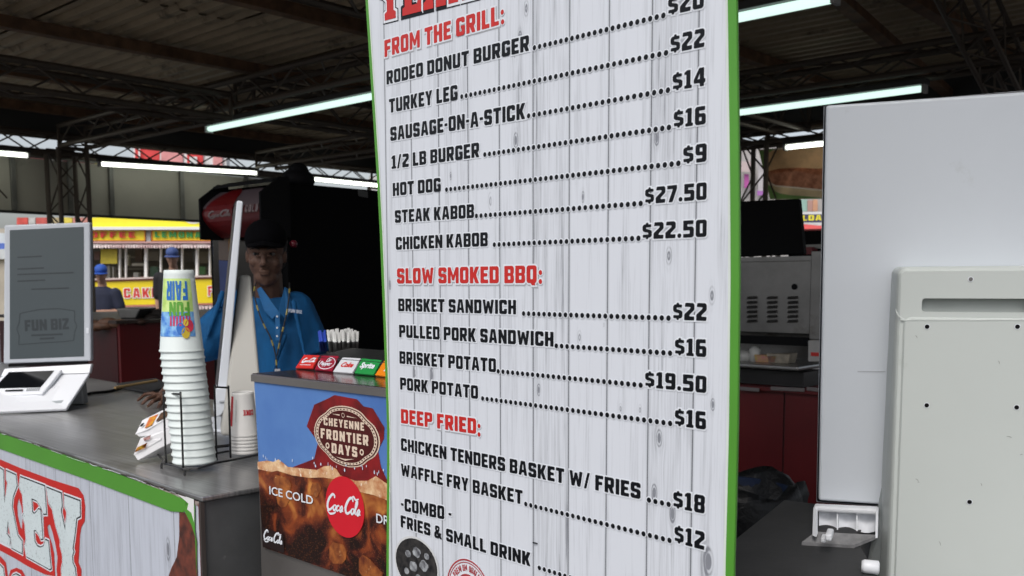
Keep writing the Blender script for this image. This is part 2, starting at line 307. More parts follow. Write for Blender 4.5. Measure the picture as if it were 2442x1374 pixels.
G = {
 'A': (7.6, [(0, 0), (2.5, 0), (2.9, 2), (4.7, 2), (5.1, 0), (7.6, 0), (5.7, 10), (1.9, 10)], [[(3.2, 3.9), (4.4, 3.9), (3.95, 7.6), (3.65, 7.6)]]),
 'B': (7, [(0, 0), (6, 0), (7, 1), (7, 4.2), (6.3, 5), (7, 5.8), (7, 9), (6, 10), (0, 10)], [[(2.7, 2.1), (4.4, 2.1), (4.4, 4.2), (2.7, 4.2)], [(2.7, 5.9), (4.4, 5.9), (4.4, 7.9), (2.7, 7.9)]]),
 'C': (7, [(1, 0), (6, 0), (7, 1), (7, 3.7), (4.4, 3.7), (4.4, 2.2), (2.7, 2.2), (2.7, 7.8), (4.4, 7.8), (4.4, 6.6), (7, 6.6), (7, 9), (6, 10), (1, 10), (0, 9), (0, 1)], []),
 'D': (7, [(0, 0), (6, 0), (7, 1), (7, 9), (6, 10), (0, 10)], [R1]), 'O': (7, OO, [R1]), '0': (7, OO, [R1]),
 'E': (6, [(0, 0), (6, 0), (6, 2.2), (2.7, 2.2), (2.7, 4), (5.3, 4), (5.3, 6), (2.7, 6), (2.7, 7.8), (6, 7.8), (6, 10), (0, 10)], []),
 'F': (6, [(0, 0), (2.7, 0), (2.7, 3.9), (5.3, 3.9), (5.3, 6), (2.7, 6), (2.7, 7.8), (6, 7.8), (6, 10), (0, 10)], []),
 'G': (7, [(1, 0), (6, 0), (7, 1), (7, 5.4), (3.7, 5.4), (3.7, 3.9), (4.5, 3.9), (4.5, 2.2), (2.7, 2.2), (2.7, 7.8), (4.5, 7.8), (4.5, 6.9), (7, 6.9), (7, 9), (6, 10), (1, 10), (0, 9), (0, 1)], []),
 'H': (7, [(0, 0), (2.7, 0), (2.7, 4), (4.3, 4), (4.3, 0), (7, 0), (7, 10), (4.3, 10), (4.3, 6), (2.7, 6), (2.7, 10), (0, 10)], []),
 'I': (2.7, [(0, 0), (2.7, 0), (2.7, 10), (0, 10)], []),
 'K': (7.3, [(0, 0), (2.7, 0), (2.7, 3.8), (4.4, 0), (7.3, 0), (5.0, 5.1), (7.3, 10), (4.4, 10), (2.7, 6.3), (2.7, 10), (0, 10)], []),
 'L': (5.8, [(0, 0), (5.8, 0), (5.8, 2.2), (2.7, 2.2), (2.7, 10), (0, 10)], []),
 'M': (9, [(0, 0), (2.4, 0), (2.4, 5.4), (3.8, 1.8), (5.2, 1.8), (6.6, 5.4), (6.6, 0), (9, 0), (9, 10), (6.6, 10), (4.5, 5), (2.4, 10), (0, 10)], []),
 'N': (7.4, [(0, 0), (2.6, 0), (2.6, 4.8), (4.8, 0), (7.4, 0), (7.4, 10), (4.8, 10), (4.8, 5.2), (2.6, 10), (0, 10)], []),
 'P': (7, [(0, 0), (2.7, 0), (2.7, 3.6), (6, 3.6), (7, 4.6), (7, 9), (6, 10), (0, 10)], [[(2.7, 5.7), (4.4, 5.7), (4.4, 7.9), (2.7, 7.9)]]),
 'Q': (7, [(1, 0), (3, 0), (3.6, -1.3), (6.2, -1.3), (5.7, 0), (6, 0), (7, 1), (7, 9), (6, 10), (1, 10), (0, 9), (0, 1)], [R1]),
 'R': (7.1, [(0, 0), (2.7, 0), (2.7, 3.5), (4.4, 0), (7.1, 0), (5.8, 3.4), (7, 4.6), (7, 9), (6, 10), (0, 10)], [[(2.7, 5.5), (4.4, 5.5), (4.4, 7.9), (2.7, 7.9)]]),
 'S': (7, [(1, 0), (6, 0), (7, 1), (7, 4.9), (6, 5.9), (2.7, 6.1), (2.7, 7.8), (4.3, 7.8), (4.3, 7), (7, 7), (7, 9), (6, 10), (1, 10), (0, 9), (0, 5.1), (1, 4.1), (4.3, 3.9), (4.3, 2.2), (2.7, 2.2), (2.7, 3), (0, 3), (0, 1)], []),
 'T': (6.8, [(2.05, 0), (4.75, 0), (4.75, 7.8), (6.8, 7.8), (6.8, 10), (0, 10), (0, 7.8), (2.05, 7.8)], []),
 'U': (7, [(1, 0), (6, 0), (7, 1), (7, 10), (4.4, 10), (4.4, 2.2), (2.7, 2.2), (2.7, 10), (0, 10), (0, 1)], []),
 'V': (7.4, [(2.3, 0), (5.1, 0), (7.4, 10), (4.7, 10), (3.7, 4), (2.7, 10), (0, 10)], []),
 'W': (10.4, [(1.7, 0), (4, 0), (5.2, 4.6), (6.4, 0), (8.7, 0), (10.4, 10), (7.9, 10), (7.3, 4.6), (6.2, 9), (4.2, 9), (3.1, 4.6), (2.5, 10), (0, 10)], []),
 'X': (7.6, [(0, 0), (2.7, 0), (3.8, 2.8), (4.9, 0), (7.6, 0), (5.4, 5), (7.6, 10), (4.9, 10), (3.8, 7.2), (2.7, 10), (0, 10), (2.2, 5)], []),
 'Y': (7.3, [(2.3, 0), (5, 0), (5, 4.2), (7.3, 10), (4.5, 10), (3.65, 6.6), (2.8, 10), (0, 10), (2.3, 4.2)], []),
 'Z': (6.6, [(0, 0), (6.6, 0), (6.6, 2.2), (3.1, 2.2), (6.6, 7.8), (6.6, 10), (0, 10), (0, 7.8), (3.3, 7.8), (0, 2.2)], []),
 '1': (5, [(0, 0), (5, 0), (5, 1.7), (4.1, 1.7), (4.1, 10), (1.7, 10), (0, 8.9), (0, 7.3), (1.3, 7.8), (1.3, 1.7), (0, 1.7)], []),
 '2': (7, [(0, 0), (6.8, 0), (7, 2.3), (3.6, 2.3), (3.6, 3.1), (7, 6.1), (7, 9), (6, 10), (.7, 10), (.3, 7.7), (4.2, 7.7), (4.2, 6.8), (0, 3.4)], []),
 '4': (7.5, [(3.9, 0), (6.6, 0), (6.6, 1.9), (7.5, 1.9), (7.5, 4), (6.6, 4), (6.6, 10), (3.4, 10), (0, 4), (0, 1.9), (3.9, 1.9)], [[(2.4, 4), (3.9, 4), (3.9, 7)]]),
 '5': (7, [(0, 0), (6, 0), (7, 1), (7, 5.4), (6, 6.4), (2.7, 6.4), (2.7, 7.8), (6.6, 7.8), (6.8, 10), (0, 10), (0, 4.2), (4.3, 4.2), (4.3, 2.2), (0, 2.2)], []),
 '6': (7, [(1, 0), (6, 0), (7, 1), (7, 5.2), (6, 6.2), (2.7, 6.2), (2.7, 7.8), (6.5, 7.8), (6.5, 10), (1, 10), (0, 9), (0, 1)], [[(2.7, 2.1), (4.3, 2.1), (4.3, 4.2), (2.7, 4.2)]]),
 '7': (7, [(1, 0), (3.9, 0), (7, 8), (7, 10), (0, 10), (0, 7.8), (4.1, 7.8)], []),
 '8': (7, [(1, 0), (6, 0), (7, 1), (7, 4.2), (6.4, 5), (7, 5.8), (7, 9), (6, 10), (1, 10), (0, 9), (0, 5.8), (.6, 5), (0, 4.2), (0, 1)], [[(2.7, 2.1), (4.3, 2.1), (4.3, 4.1), (2.7, 4.1)], [(2.7, 6), (4.3, 6), (4.3, 7.9), (2.7, 7.9)]]),
 '9': (7, [(.5, 0), (6, 0), (7, 1), (7, 9), (6, 10), (1, 10), (0, 9), (0, 4.8), (1, 3.8), (4.3, 3.8), (4.3, 2.2), (.5, 2.2)], [[(2.7, 5.8), (4.3, 5.8), (4.3, 7.9), (2.7, 7.9)]]),
 '$': (6.6, [(.2, 1), (2.5, 1), (2.5, 0), (4.1, 0), (4.1, 1), (5.6, 1), (6.6, 2), (6.6, 4.8), (5.6, 5.6), (2.5, 6.3), (2.5, 7.2), (6.2, 7.2), (6.2, 9), (4.1, 9), (4.1, 10), (2.5, 10), (2.5, 9), (1, 9), (0, 8), (0, 5.4), (1, 4.5), (4.1, 3.9), (4.1, 2.8), (.2, 2.8)], []),
 '.': (2.6, [(.7, 0), (1.9, 0), (2.6, .7), (2.6, 1.9), (1.9, 2.6), (.7, 2.6), (0, 1.9), (0, .7)], []),
 '-': (2.9, [(0, 3.9), (2.9, 3.9), (2.9, 5.8), (0, 5.8)], []), '/': (4.6, [(0, -.3), (1.9, -.3), (4.6, 10.3), (2.7, 10.3)], []),
 '&': (8.2, [(1, 0), (4.6, 0), (5.3, .9), (6, 0), (8.2, 0), (6.6, 2.6), (7.4, 4.4), (5.6, 4.9), (5.0, 4.3), (4.3, 5.4), (5.7, 6.6), (5.7, 9), (4.7, 10), (1.8, 10), (.8, 9), (.8, 6.6), (1.5, 5.3), (0, 4), (0, 1)], [[(2.3, 2), (3.9, 2), (2.3, 3.8)], [(2.9, 6.7), (3.8, 6.7), (3.8, 8.2), (2.9, 8.2)]]),
 "'": (2, [(0, 7), (2, 7), (2, 10), (0, 10)], []),
}
def rounded(poly, r=.45):
    out = []; n = len(poly)
    for i in range(n):
        a, b, c = poly[i-1], poly[i], poly[(i+1) % n]
        ea = V((a[0]-b[0], a[1]-b[1])); ec = V((c[0]-b[0], c[1]-b[1])); k = min(r, ea.length*.4, ec.length*.4)
        out += [(b[0]+ea.normalized().x*k, b[1]+ea.normalized().y*k), (b[0]+ec.normalized().x*k, b[1]+ec.normalized().y*k)]
    return out
def twidth(txt, gap, space): return sum(space if c == ' ' else G[c][0]+gap for c in txt)-gap
def letter(fr, txt, W, Hh, x0=0., y0=0., gap=1.05, space=3.1, ink=None, halo=None, hw=0., lay=.0006, condense=1., rnd=.35):
    """set txt in the block alphabet into a width W and cap height Hh; adds to Print objects ink / halo"""
    nat = twidth(txt, gap, space); sx = W/nat; sy = Hh/10; x = 0
    for i, c in enumerate(txt):
        if c == ' ': x += space; continue
        if c == ':': continue
        gw, outer, holes = G[c]
        f = lambda P: [(x0+(x+px_)*sx, y0+py_*sy) for px_, py_ in P]
        o = rounded(outer, rnd) if rnd else outer
        if ink is not None: ink.poly(fr, f(o), [f(h) for h in holes], lay+.0004)
        if halo is not None: halo.poly(fr, f(outer), [f(h) for h in holes], lay+(i % 2)*.00012, off=hw)
        x += gw+gap
def seg_frame(pa, pb, plane, n, ey=Z):
    a = onp(*pa, *plane); b = onp(*pb, *plane); ex = (b-a); return Frame(a, ex.normalized(), ey, n), ex.length
def vlen(px_, hgt, plane): return (onp(px_[0], px_[1]-hgt, *plane)-onp(px_[0], px_[1], *plane)).length
def fonttext(txt, fr, W, Hh, lay, m, parent, name, bold=.02, shear=.3):
    cu = bpy.data.curves.new(name, 'FONT'); cu.body = txt; cu.shear = shear; cu.offset = bold; cu.resolution_u = 3; cu.fill_mode = 'FRONT'
    o = bpy.data.objects.new(name, cu); COL.objects.link(o); dg = bpy.context.evaluated_depsgraph_get(); me = o.evaluated_get(dg).to_mesh()
    vs = [v.co.copy() for v in me.vertices]; fs = [list(p.vertices) for p in me.polygons]; o.evaluated_get(dg).to_mesh_clear(); bpy.data.objects.remove(o); bpy.data.curves.remove(cu)
    xs = [v.x for v in vs]; ys = [v.y for v in vs]; x0, x1, y0, y1 = min(xs), max(xs), min(ys), max(ys)
    P = [fr((v.x-x0)/(x1-x0)*W, (v.y-y0)/(y1-y0)*Hh, lay) for v in vs]
    return part(name, P, fs, m, parent)
def script_logo(pr, fr, W, lay, wd=.34):
    k = W/11.0; sh = lambda P, dx=0: [((x+dx+y*.22)*k, y*k) for x, y in P]
    C = [(2.35, 2.7), (2.1, 3.3), (1.5, 3.4), (.8, 2.7), (.35, 1.6), (.45, .6), (1.0, .15), (1.7, .45), (2.2, 1.0)]
    o = [(2.75, 1.35), (2.35, 1.1), (2.3, .5), (2.65, .22), (3.05, .6), (3.05, 1.2), (2.75, 1.35)]
    c = [(4.1, 1.15), (3.8, 1.35), (3.4, 1.0), (3.35, .45), (3.7, .22), (4.2, .55)]
    a = [(5.0, 1.25), (4.65, 1.35), (4.3, .9), (4.35, .3), (4.7, .3), (5.0, 1.2), (5.0, .5), (5.35, .35)]
    l = [(3.15, .5), (3.75, 2.3), (3.6, 3.0), (3.35, 2.4), (3.4, .6), (3.8, .3)]
    j = 0
    for P, dx, w_ in ((C, 0, 1.35), (o, 0, 1), (c, 0, 1), (a, .2, 1), ([(5.75, 1.2), (6.15, 1.25)], 0, 1), (C, 5.8, 1.35), (o, 5.7, 1), (l, 5.8, 1.1), (a, 5.55, 1), ([(.5, .05), (1.5, -.6), (2.8, -.35), (3.3, .05)], 0, .9), ([(7.4, 3.1), (8.1, 3.75), (8.9, 3.2), (9.8, 3.5)], 0, .9)):
        pr.ribbon(fr, sh(P, dx), wd*w_*k, lay+j*.00005, rise=.0002); j += 1

# ================================================================== SETTING
tag(part('ground', [(-150, -60, 0), (150, -60, 0), (150, 200, 0), (-150, 200, 0)], [[0, 1, 2, 3]], mat('asphalt', (.085, .083, .080), .85, var=.35, scale=3, bump=.4)), kind='structure')
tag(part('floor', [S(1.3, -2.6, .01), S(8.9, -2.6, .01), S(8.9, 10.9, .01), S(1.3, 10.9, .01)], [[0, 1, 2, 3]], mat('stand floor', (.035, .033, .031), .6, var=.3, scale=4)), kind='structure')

# ------------------------------------------------------------------ roof of the stand
def zs_(x, y, s): return ons(x, y, s).z
def zt__(x, y, t): return ont(x, y, t).z
ZT, ZB = 3.27, 2.99                               # truss chord heights
roof = thing('pavilion_roof', 'dark corrugated metal roof over the whole food stand', 'roof', S(5, 4, 3.4))
def corr(s0, s1, t0, t1, z):
    q = MB(); n = int((s1-s0)/.125); prof = []
    for i in range(n):
        a = s0+(s1-s0)*i/n; d = (s1-s0)/n
        prof += [(a, z), (a+.35*d, z), (a+.5*d, z+.035), (a+.85*d, z+.035)]
    prof.append((s1, z)); k = len(prof)
    q.add([S(s, t0, zz) for s, zz in prof]+[S(s, t1, zz) for s, zz in prof], [[i, i+1, k+i+1, k+i] for i in range(k-1)])
    q.prism([S(s0, t0, z+.06), S(s1, t0, z+.06), S(s1, t1, z+.06), S(s0, t1, z+.06)], (0, 0, .01))
    return q
sb = [.95, 1.95, 2.95, 3.95, 4.95, 5.95, 6.95, 7.95, 9.2]
for i in range(8):
    for j, (t0, t1) in enumerate(((-2.8, 1.6), (1.6, 6.2), (6.2, 11.2))):
        corr(sb[i]+.003, sb[i+1]-.003, t0, t1+.02*(j < 2), 3.42+.012*((i+j) % 2)).done('roof_sheet', ROOFM, roof)
for k, t in enumerate((-2.2, -.7, .8, 2.35, 3.9, 5.5, 7.2, 8.8, 10.4)):
    MB().sbox(1.0, 9.15, t-.045, t+.045, 3.33, 3.415).done('purlin', RUST, roof)
MB().sbox(.9, .95, -2.8, 11.2, 3.3, 3.5).done('fascia', mat('dark fascia', (.05, .05, .05), .6), roof)

def truss(name, label, p0, p1, size, hgt, panel=.32, rc=.024, rb=.0085, group='box trusses under the roof', side=None, faces=4, updir=Z):
    """box truss: four chords and zig-zag lacing; p0/p1 = centre of the bottom"""
    p0 = V(p0); p1 = V(p1); d = (p1-p0).normalized(); side = side or d.cross(updir).normalized(); upd = updir
    t = thing(name, label, 'truss', p0, group)
    c = lambda p, i, j: p + side*(size/2*(1 if i else -1)) + upd*(hgt*j)
    for i in (0, 1):
        for j in (0, 1): rod('chord', c(p0, i, j), c(p1, i, j), rc, TRUSS, t, 8)
    n = max(1, int(round((p1-p0).length/panel)))
    for k in range(n):
        a = p0+(p1-p0)*(k/n); b = p0+(p1-p0)*((k+1)/n); f = k % 2
        rod('brace', c(a, 0, f), c(b, 0, 1-f), rb, TRUSS, t); rod('brace', c(a, 1, 1-f), c(b, 1, f), rb, TRUSS, t)
        if faces > 2:
            rod('brace', c(a, f, 0), c(b, 1-f, 0), rb, TRUSS, t); rod('brace', c(a, f, 1), c(b, 1-f, 1), rb, TRUSS, t)
    for p in (p0, p1):
        for i in (0, 1): rod('end_post', c(p, i, 0), c(p, i, 1), rc*.8, TRUSS, t)
    return t
ROOFZ = 3.42
W0, W1 = 10.62, 8.98                              # left end wall line (t), rear wall line (s)
Z1b, Z1t = zs_(700, 236, 4.58), zs_(700, 172, 4.58); Z2b, Z2t = zs_(2018, 204, 6.95), zs_(2018, 146, 6.95); Z3b, Z3t = zs_(1885, 337, W1), zs_(1885, 306, W1); Z4b, Z4t = zt__(330, 386, W0), zt__(330, 346, W0); Z5b, Z5t = zt__(225, 244, 7.15), zt__(217, 182, 7.15)
print('ZZ', Z1b, Z1t, Z2b, Z2t, Z3b, Z3t, Z4b, Z4t, Z5b, Z5t)
truss('box_truss', 'box truss carrying the near long lamp, crossing the stand behind the menu board', S(4.58, -2.4, Z1b), S(4.58, W0-.3, Z1b), .28, Z1t-Z1b)
truss('box_truss', 'box truss above the second lamp, right of the menu board', S(6.95, -2.4, Z2b), S(6.95, W0-.3, Z2b), .28, Z2t-Z2b)
truss('box_truss', 'rear perimeter truss above the sandwich banner', S(W1, -2.4, Z3b), S(W1, W0-.2, Z3b), .26, Z3t-Z3b)
truss('box_truss', 'end perimeter truss above the beige awning flaps at the left', S(1.3, W0, Z4b), S(W1, W0, Z4b), .26, Z4t-Z4b)
truss('box_truss', 'front perimeter truss over the serving counters', S(1.45, -2.4, ZB+.05), S(1.45, W0-.2, ZB+.05), .28, .26)
truss('box_truss', 'cross truss at upper left joining the lamp truss', S(1.6, 7.15, Z5b), S(4.4, 7.15, Z5b), .28, Z5t-Z5b)
truss('box_truss', 'cross truss at upper left beyond the lamp truss', S(4.75, 7.35, ZB+.02), S(8.85, 7.35, ZB+.02), .28, ZT-ZB)
truss('box_truss', 'cross truss behind the top left corner of the menu board', S(1.6, 4.1, ZB+.04), S(4.4, 4.1, ZB+.04), .28, ZT-ZB)
truss('box_truss', 'cross truss in the middle of the stand beyond the lamp truss', S(4.75, 4.3, ZB+.02), S(8.85, 4.3, ZB+.02), .28, ZT-ZB)
# steep truss at the top right, running down towards the rear right
a0 = onz(2250, -60, 3.30); a1 = ony(2400, 240, a0.y+1.0)
dr = (a1-a0).normalized(); sd_ = dr.cross(Z).normalized(); upn = sd_.cross(dr).normalized()
truss('box_truss', 'steep sloping truss at the top right corner above the big white screen', a0-dr*.4, a0-dr*((a0.z-.02)/dr.z), .20, .24, panel=.2, rc=.017, rb=.007, updir=upn)
p0, p1 = onz(2000, -16, 3.33), onz(2160, 125, 3.30)
q = MB(); dd_ = (p1-p0).normalized(); sdv = dd_.cross(Z).normalized()*.045
q.prism([p0-dd_*1.2-sdv, p0-dd_*1.2+sdv, p1+dd_*2.4+sdv, p1+dd_*2.4-sdv], (0, 0, -.06)); tag(q.done('roof_beam', RUST), 'brown roof beam slanting over the right hand lamp', 'beam')
# dark boarding that closes the roof down to the perimeter trusses
MB().sbox(1.0, 9.1, W0+.14, W0+.16, Z4t-.02, 3.45).done('gable_board', MATS['dark fascia'], roof)
MB().sbox(W1+.14, W1+.16, -2.8, W0+.14, Z3t-.02, 3.45).done('gable_board', MATS['dark fascia'], roof)
# columns
def column(s, t, label, top=ZB):
    truss('truss_column', label, S(s, t, 0)-B*.0, S(s, t, top), .30, .30, panel=.34, rc=.026, rb=.009, group='truss columns', updir=B, side=A)
column(4.45, W0-.1, 'square truss column behind the small screen at left')
column(W1-.12, 4.75, 'square truss column at the rear beside the sandwich banner')
column(W1-.12, W0-.1, 'square truss column at the far rear corner', ZB-.08)
column(1.35, W0-.1, 'square truss column at the front left corner')

# ------------------------------------------------------------------ fluorescent lamps
TUBE = mat('lit tube', (.66, .90, .80), .5, var=0, emit=1.0)
TUBE2 = mat('lit warm tube', (.95, 1.0, .88), .5, var=0, emit=3.6)
def lamp(pa, pb, label, wd=.062, tm=None):
    pa = V(pa); pb = V(pb); d = (pb-pa).normalized(); sdd = d.cross(Z)
    t = thing('tube_light', label, 'lamp', (pa+pb)/2, 'fluorescent lamps')
    q = MB(); m = (pa+pb)/2
    q.box(m+V((0, 0, .045)), (pb-pa).length+.04, wd+.02, .04, d, sdd).done('housing', mat('lamp housing', (.05, .05, .05), .5), t, bevel=.004)
    MB().box(m, (pb-pa).length-.02, wd, .042, d, sdd).done('tube', tm or TUBE, t, bevel=.02, seg=3)
    for e in (pa, pb): MB().box(e, .02, wd+.012, .06, d, sdd).done('end_cap', mat('lamp end cap', (.4, .4, .4), .5), t)
ZL = 2.90
lamp(S(4.58, 7.65, ZL), S(4.58, 5.0, ZL), 'long lit tube lamp left of the menu board')
lamp(S(4.50, 4.4, ZL), S(4.50, 2.0, ZL), 'lit tube lamp cut by the top edge right of the menu board')
lamp(ons(1700, 277, 6.93), ons(2205, 211, 6.93), 'lit tube lamp right of the menu board above the big white screen')
lamp(ons(1873, 352, 8.8), ons(2030, 336, 8.8), 'short lit tube lamp above the sandwich banner', .05, TUBE2)
lamp(ont(237, 391, W0-.16), ont(612, 413, W0-.16), 'lit tube lamp in front of the beige awning flaps', .05, TUBE2)
lamp(ont(745, 427, W0-.3), ont(935, 446, W0-.3), 'lit tube lamp over the black fridge', .06, TUBE2)
lamp(ont(-260, 345, W0-.16), ont(66, 371, W0-.16), 'lit tube lamp at the left edge of the picture', tm=TUBE2)

# ------------------------------------------------------------------ raised awning flaps along the left end
FLAP = mat('beige awning flap', (.50, .48, .41), .6, var=.12, scale=2, dirt=((.30, .28, .24), 3, .6))
FRM = mat('flap frame', (.26, .26, .24), .5, metal=.4, var=.3)
aw = thing('awning_flap', 'row of beige awning flaps hanging under the left end truss', 'awning', S(5, W0+.2, 2.6))
tw = W0+.22
zt = ont(263, 388, tw).z; zb_ = ont(400, 521, tw).z
xs_ = [-260, -110, 30, 165, 263, 431, 585, 722]
ss = [ont(x, 450, tw).dot(B) for x in xs_]
for i in range(len(ss)-1):
    s0, s1 = ss[i]+.012, ss[i+1]-.012
    slab('flap_panel', [S(s0, tw, zb_), S(s1, tw, zb_), S(s1, tw, zt-.03), S(s0, tw, zt-.03)], A*.02, FLAP, aw)
for s_ in ss: MB().sbox(s_-.025, s_+.025, tw-.045, tw-.002, zb_, zt-.03).done('rib', FRM, aw, bevel=.006)
MB().sbox(ss[0], ss[-1], tw-.05, tw-.003, zt-.028, zt+.015).done('top_rail', FRM, aw)
MB().sbox(ss[0], ss[-1], tw-.04, tw-.003, zb_-.03, zb_-.002).done('bottom_rail', mat('dark rail', (.03, .03, .03), .5), aw)
rod('stay', S(ss[2]-.1, tw-.1, zb_+.12), S(ss[1], tw-.5, zb_+.45), .008, TRUSS, aw)

# ------------------------------------------------------------------ sandwich banner at the rear
bn = thing('sandwich_banner', 'faded banner with a picture of a meat sandwich, hung at the rear right', 'banner', ons(1890, 410, W1+.1))
fr = Frame(ons(1809, 475, W1+.1), -A, Z, -B)
def bp(x, y):
    p = ons(x, y, W1+.1)-fr.o; return (p.dot(fr.ex), p.dot(fr.ey))
bq = [ons(x, y, W1+.1) for x, y in ((1809, 357), (2140, 330), (2140, 472), (1836, 476))]; part('banner_sheet', bq, [[0, 1, 2, 3]], mat('banner ground', (.66, .52, .36), .7, var=.3, scale=3), bn)
pr = Print(); pr.poly(fr, [bp(*p) for p in ((1810, 359), (1850, 354), (1822, 372), (1822, 400), (1832, 440), (1860, 462), (1960, 472), (2100, 468), (2100, 474), (1837, 475))], layer=.0012); pr.done('green_ground', mat('banner green', (.26, .50, .20), .7, var=.3, scale=3), bn)
pr = Print(); pr.poly(fr, [bp(*p) for p in ((1822, 375), (1840, 360), (1880, 354), (2060, 338), (2120, 360), (2125, 420), (2060, 440), (1960, 420), (1900, 408), (1840, 414), (1822, 400))], layer=.002); pr.done('bun_picture', mat('bun print', (.95, .68, .42), .6, var=.3, scale=5), bn)
pr = Print(); pr.poly(fr, [bp(*p) for p in ((1826, 410), (1860, 402), (1900, 400), (1960, 403), (2110, 405), (2120, 445), (2000, 455), (1960, 452), (1900, 446), (1850, 442), (1830, 430))], layer=.004); pr.done('meat_picture', mat('meat print', (.75, .40, .28), .5, var=.6, scale=16, col2=(.38, .17, .12)), bn)
pr = Print(); pr.poly(fr, [bp(*p) for p in ((1834, 436), (1850, 445), (1900, 450), (1960, 456), (2110, 452), (2080, 474), (1960, 470), (1880, 466), (1850, 458))], layer=.003); pr.done('lower_bun_picture', mat('bun print pale', (.95, .85, .62), .6, var=.25, scale=6), bn)

for k_ in ('banner ground', 'banner green', 'bun print', 'meat print', 'bun print pale'): see_through(MATS[k_], .8)

# ================================================================== MENU BOARD
DD = V((-sin(radians(43.2)), cos(radians(43.2)), 0)); BN = V((-DD.y, DD.x, 0))     # along the board to the left; towards the viewer
P0 = ony(1762, 690, 1.25); PL = (P0, BN)
def bu(x, y): p = onp(x, y, *PL); return ((p-P0).dot(DD), p.z)
def edge_fn(px_):
    k = sorted([(bu(x, y)[1], bu(x, y)[0]) for x, y in px_])
    def f(z):
        if z <= k[0][0]: return k[0][1]
        if z >= k[-1][0]: return k[-1][1] + (z-k[-1][0])*(k[-1][1]-k[-2][1])/(k[-1][0]-k[-2][0])
        for (z0, a), (z1, b) in zip(k, k[1:]):
            if z <= z1: return a+(b-a)*(z-z0)/(z1-z0)
    return f
uL = edge_fn(((873, 0), (890, 260), (905, 500), (918, 820), (925, 1040), (923, 1374)))
uR = edge_fn(((1757, 0), (1761, 300), (1764, 620), (1759, 1050), (1751, 1350)))
bt = lambda z, u, l=0.: P0 + DD*u + Z*(z-P0.z) + BN*l
zs = [.72+.095*i for i in range(19)]
board = thing('menu_board', 'tall green edged menu board printed with prices on white planks', 'sign', bt(.72, .4))
kn = []
for x, y, r in ((1075, 420, 5), (1230, 335, 9), (1595, 610, 9), (1698, 705, 9), (1382, 805, 8), (1572, 1045, 9), (1690, 1340, 14), (1285, 930, 7), (1604, 1225, 9), (1240, 90, 7), (1170, 480, 11), (990, 890, 10), (1030, 895, 10), (1566, 330, 7), (1440, 775, 5), (1700, 965, 6), (1640, 905, 5), (1228, 120, 8), (1255, 20, 9), (1560, 1175, 9), (930, 680, 6), (1390, 470, 6), (1480, 975, 6), (1526, 978, 6)):
    a, b_ = bu(x, y); kn.append((a, b_, r/2300*1.5))
PLK = planks('printed planks of the board', .0775, kn, off=.0085)
GW = .0125
vs, uv, fs = [], [], []
for z in zs:
    a, b_ = uL(z)-.006, uR(z)+GW
    for k in range(9): u = a+(b_-a)*k/8; vs.append(bt(z, u)); uv.append((u, z))
for i in range(len(zs)-1):
    for k in range(8): fs.append([i*9+k, i*9+k+1, (i+1)*9+k+1, (i+1)*9+k])
part('printed_face', vs, fs, PLK, board, uvs=uv)
q = MB()
for i in range(len(zs)-1):
    z0, z1 = zs[i], zs[i+1]
    q.add([bt(z, u, l) for l in (-.0015, -.0035) for z, u in ((z0, uL(z0)), (z0, uR(z0)), (z1, uR(z1)), (z1, uL(z1)))], [[7, 6, 5, 4], [0, 1, 5, 4], [2, 3, 7, 6], [1, 2, 6, 5], [3, 0, 4, 7]])
q.done('backing', mat('board back', (.35, .35, .36), .6), board)
for nm, f, w_ in (('green_edge', uL, -.0065), ('green_edge', uR, GW)):
    q = MB()
    for i in range(len(zs)-1):
        z0, z1 = zs[i], zs[i+1]; a0_, a1_ = f(z0), f(z1)
        q.add([bt(z0, a0_, .0015), bt(z0, a0_+w_, .0015), bt(z1, a1_+w_, .0015), bt(z1, a1_, .0015), bt(z0, a0_, -.0035), bt(z1, a1_, -.0035), bt(z0, a0_+w_, 0), bt(z1, a1_+w_, 0)],
              [[0, 1, 2, 3], [0, 3, 5, 4], [1, 6, 7, 2]])
    q.done(nm, GREEN, board)
for f, w_, w2 in ((uL, -.0066, -.0105), (uR, GW+.0002, GW+.004)):      # pale rim just inside the green
    q = MB()
    for i in range(len(zs)-1):
        z0, z1 = zs[i], zs[i+1]; q.add([bt(z0, f(z0)+w_, .0006), bt(z0, f(z0)+w2, .0006), bt(z1, f(z1)+w2, .0006), bt(z1, f(z1)+w_, .0006)], [[0, 1, 2, 3]])
    q.done('pale_rim', mat('pale rim print', (.66, .72, .66), .4), board)
for u in (.12, .66):
    rod('hanger', bt(zs[-1], u, -.01), bt(3.05, u, -.01), .004, WIRE, board)

PLB = (P0, BN)
def dots(pa, pb, ink, halo, sp, rd):
    a = onp(*pa, *PLB); b = onp(*pb, *PLB); L = (b-a).length; n = max(1, round(L/sp)); ex = (b-a)/L; f = Frame(a, ex, Z, BN)
    for i in range(n+1):
        x = L*i/n; ink.disc(f, x, 0, rd, layer=.0012, n=14); halo.disc(f, x, 0, rd*1.42, layer=.0007+.0001*(i % 2), n=14)
SP = (onp(1583.1, 37.3, *PLB)-onp(1566.8, 41.5, *PLB)).length*.99; RD = SP*.335
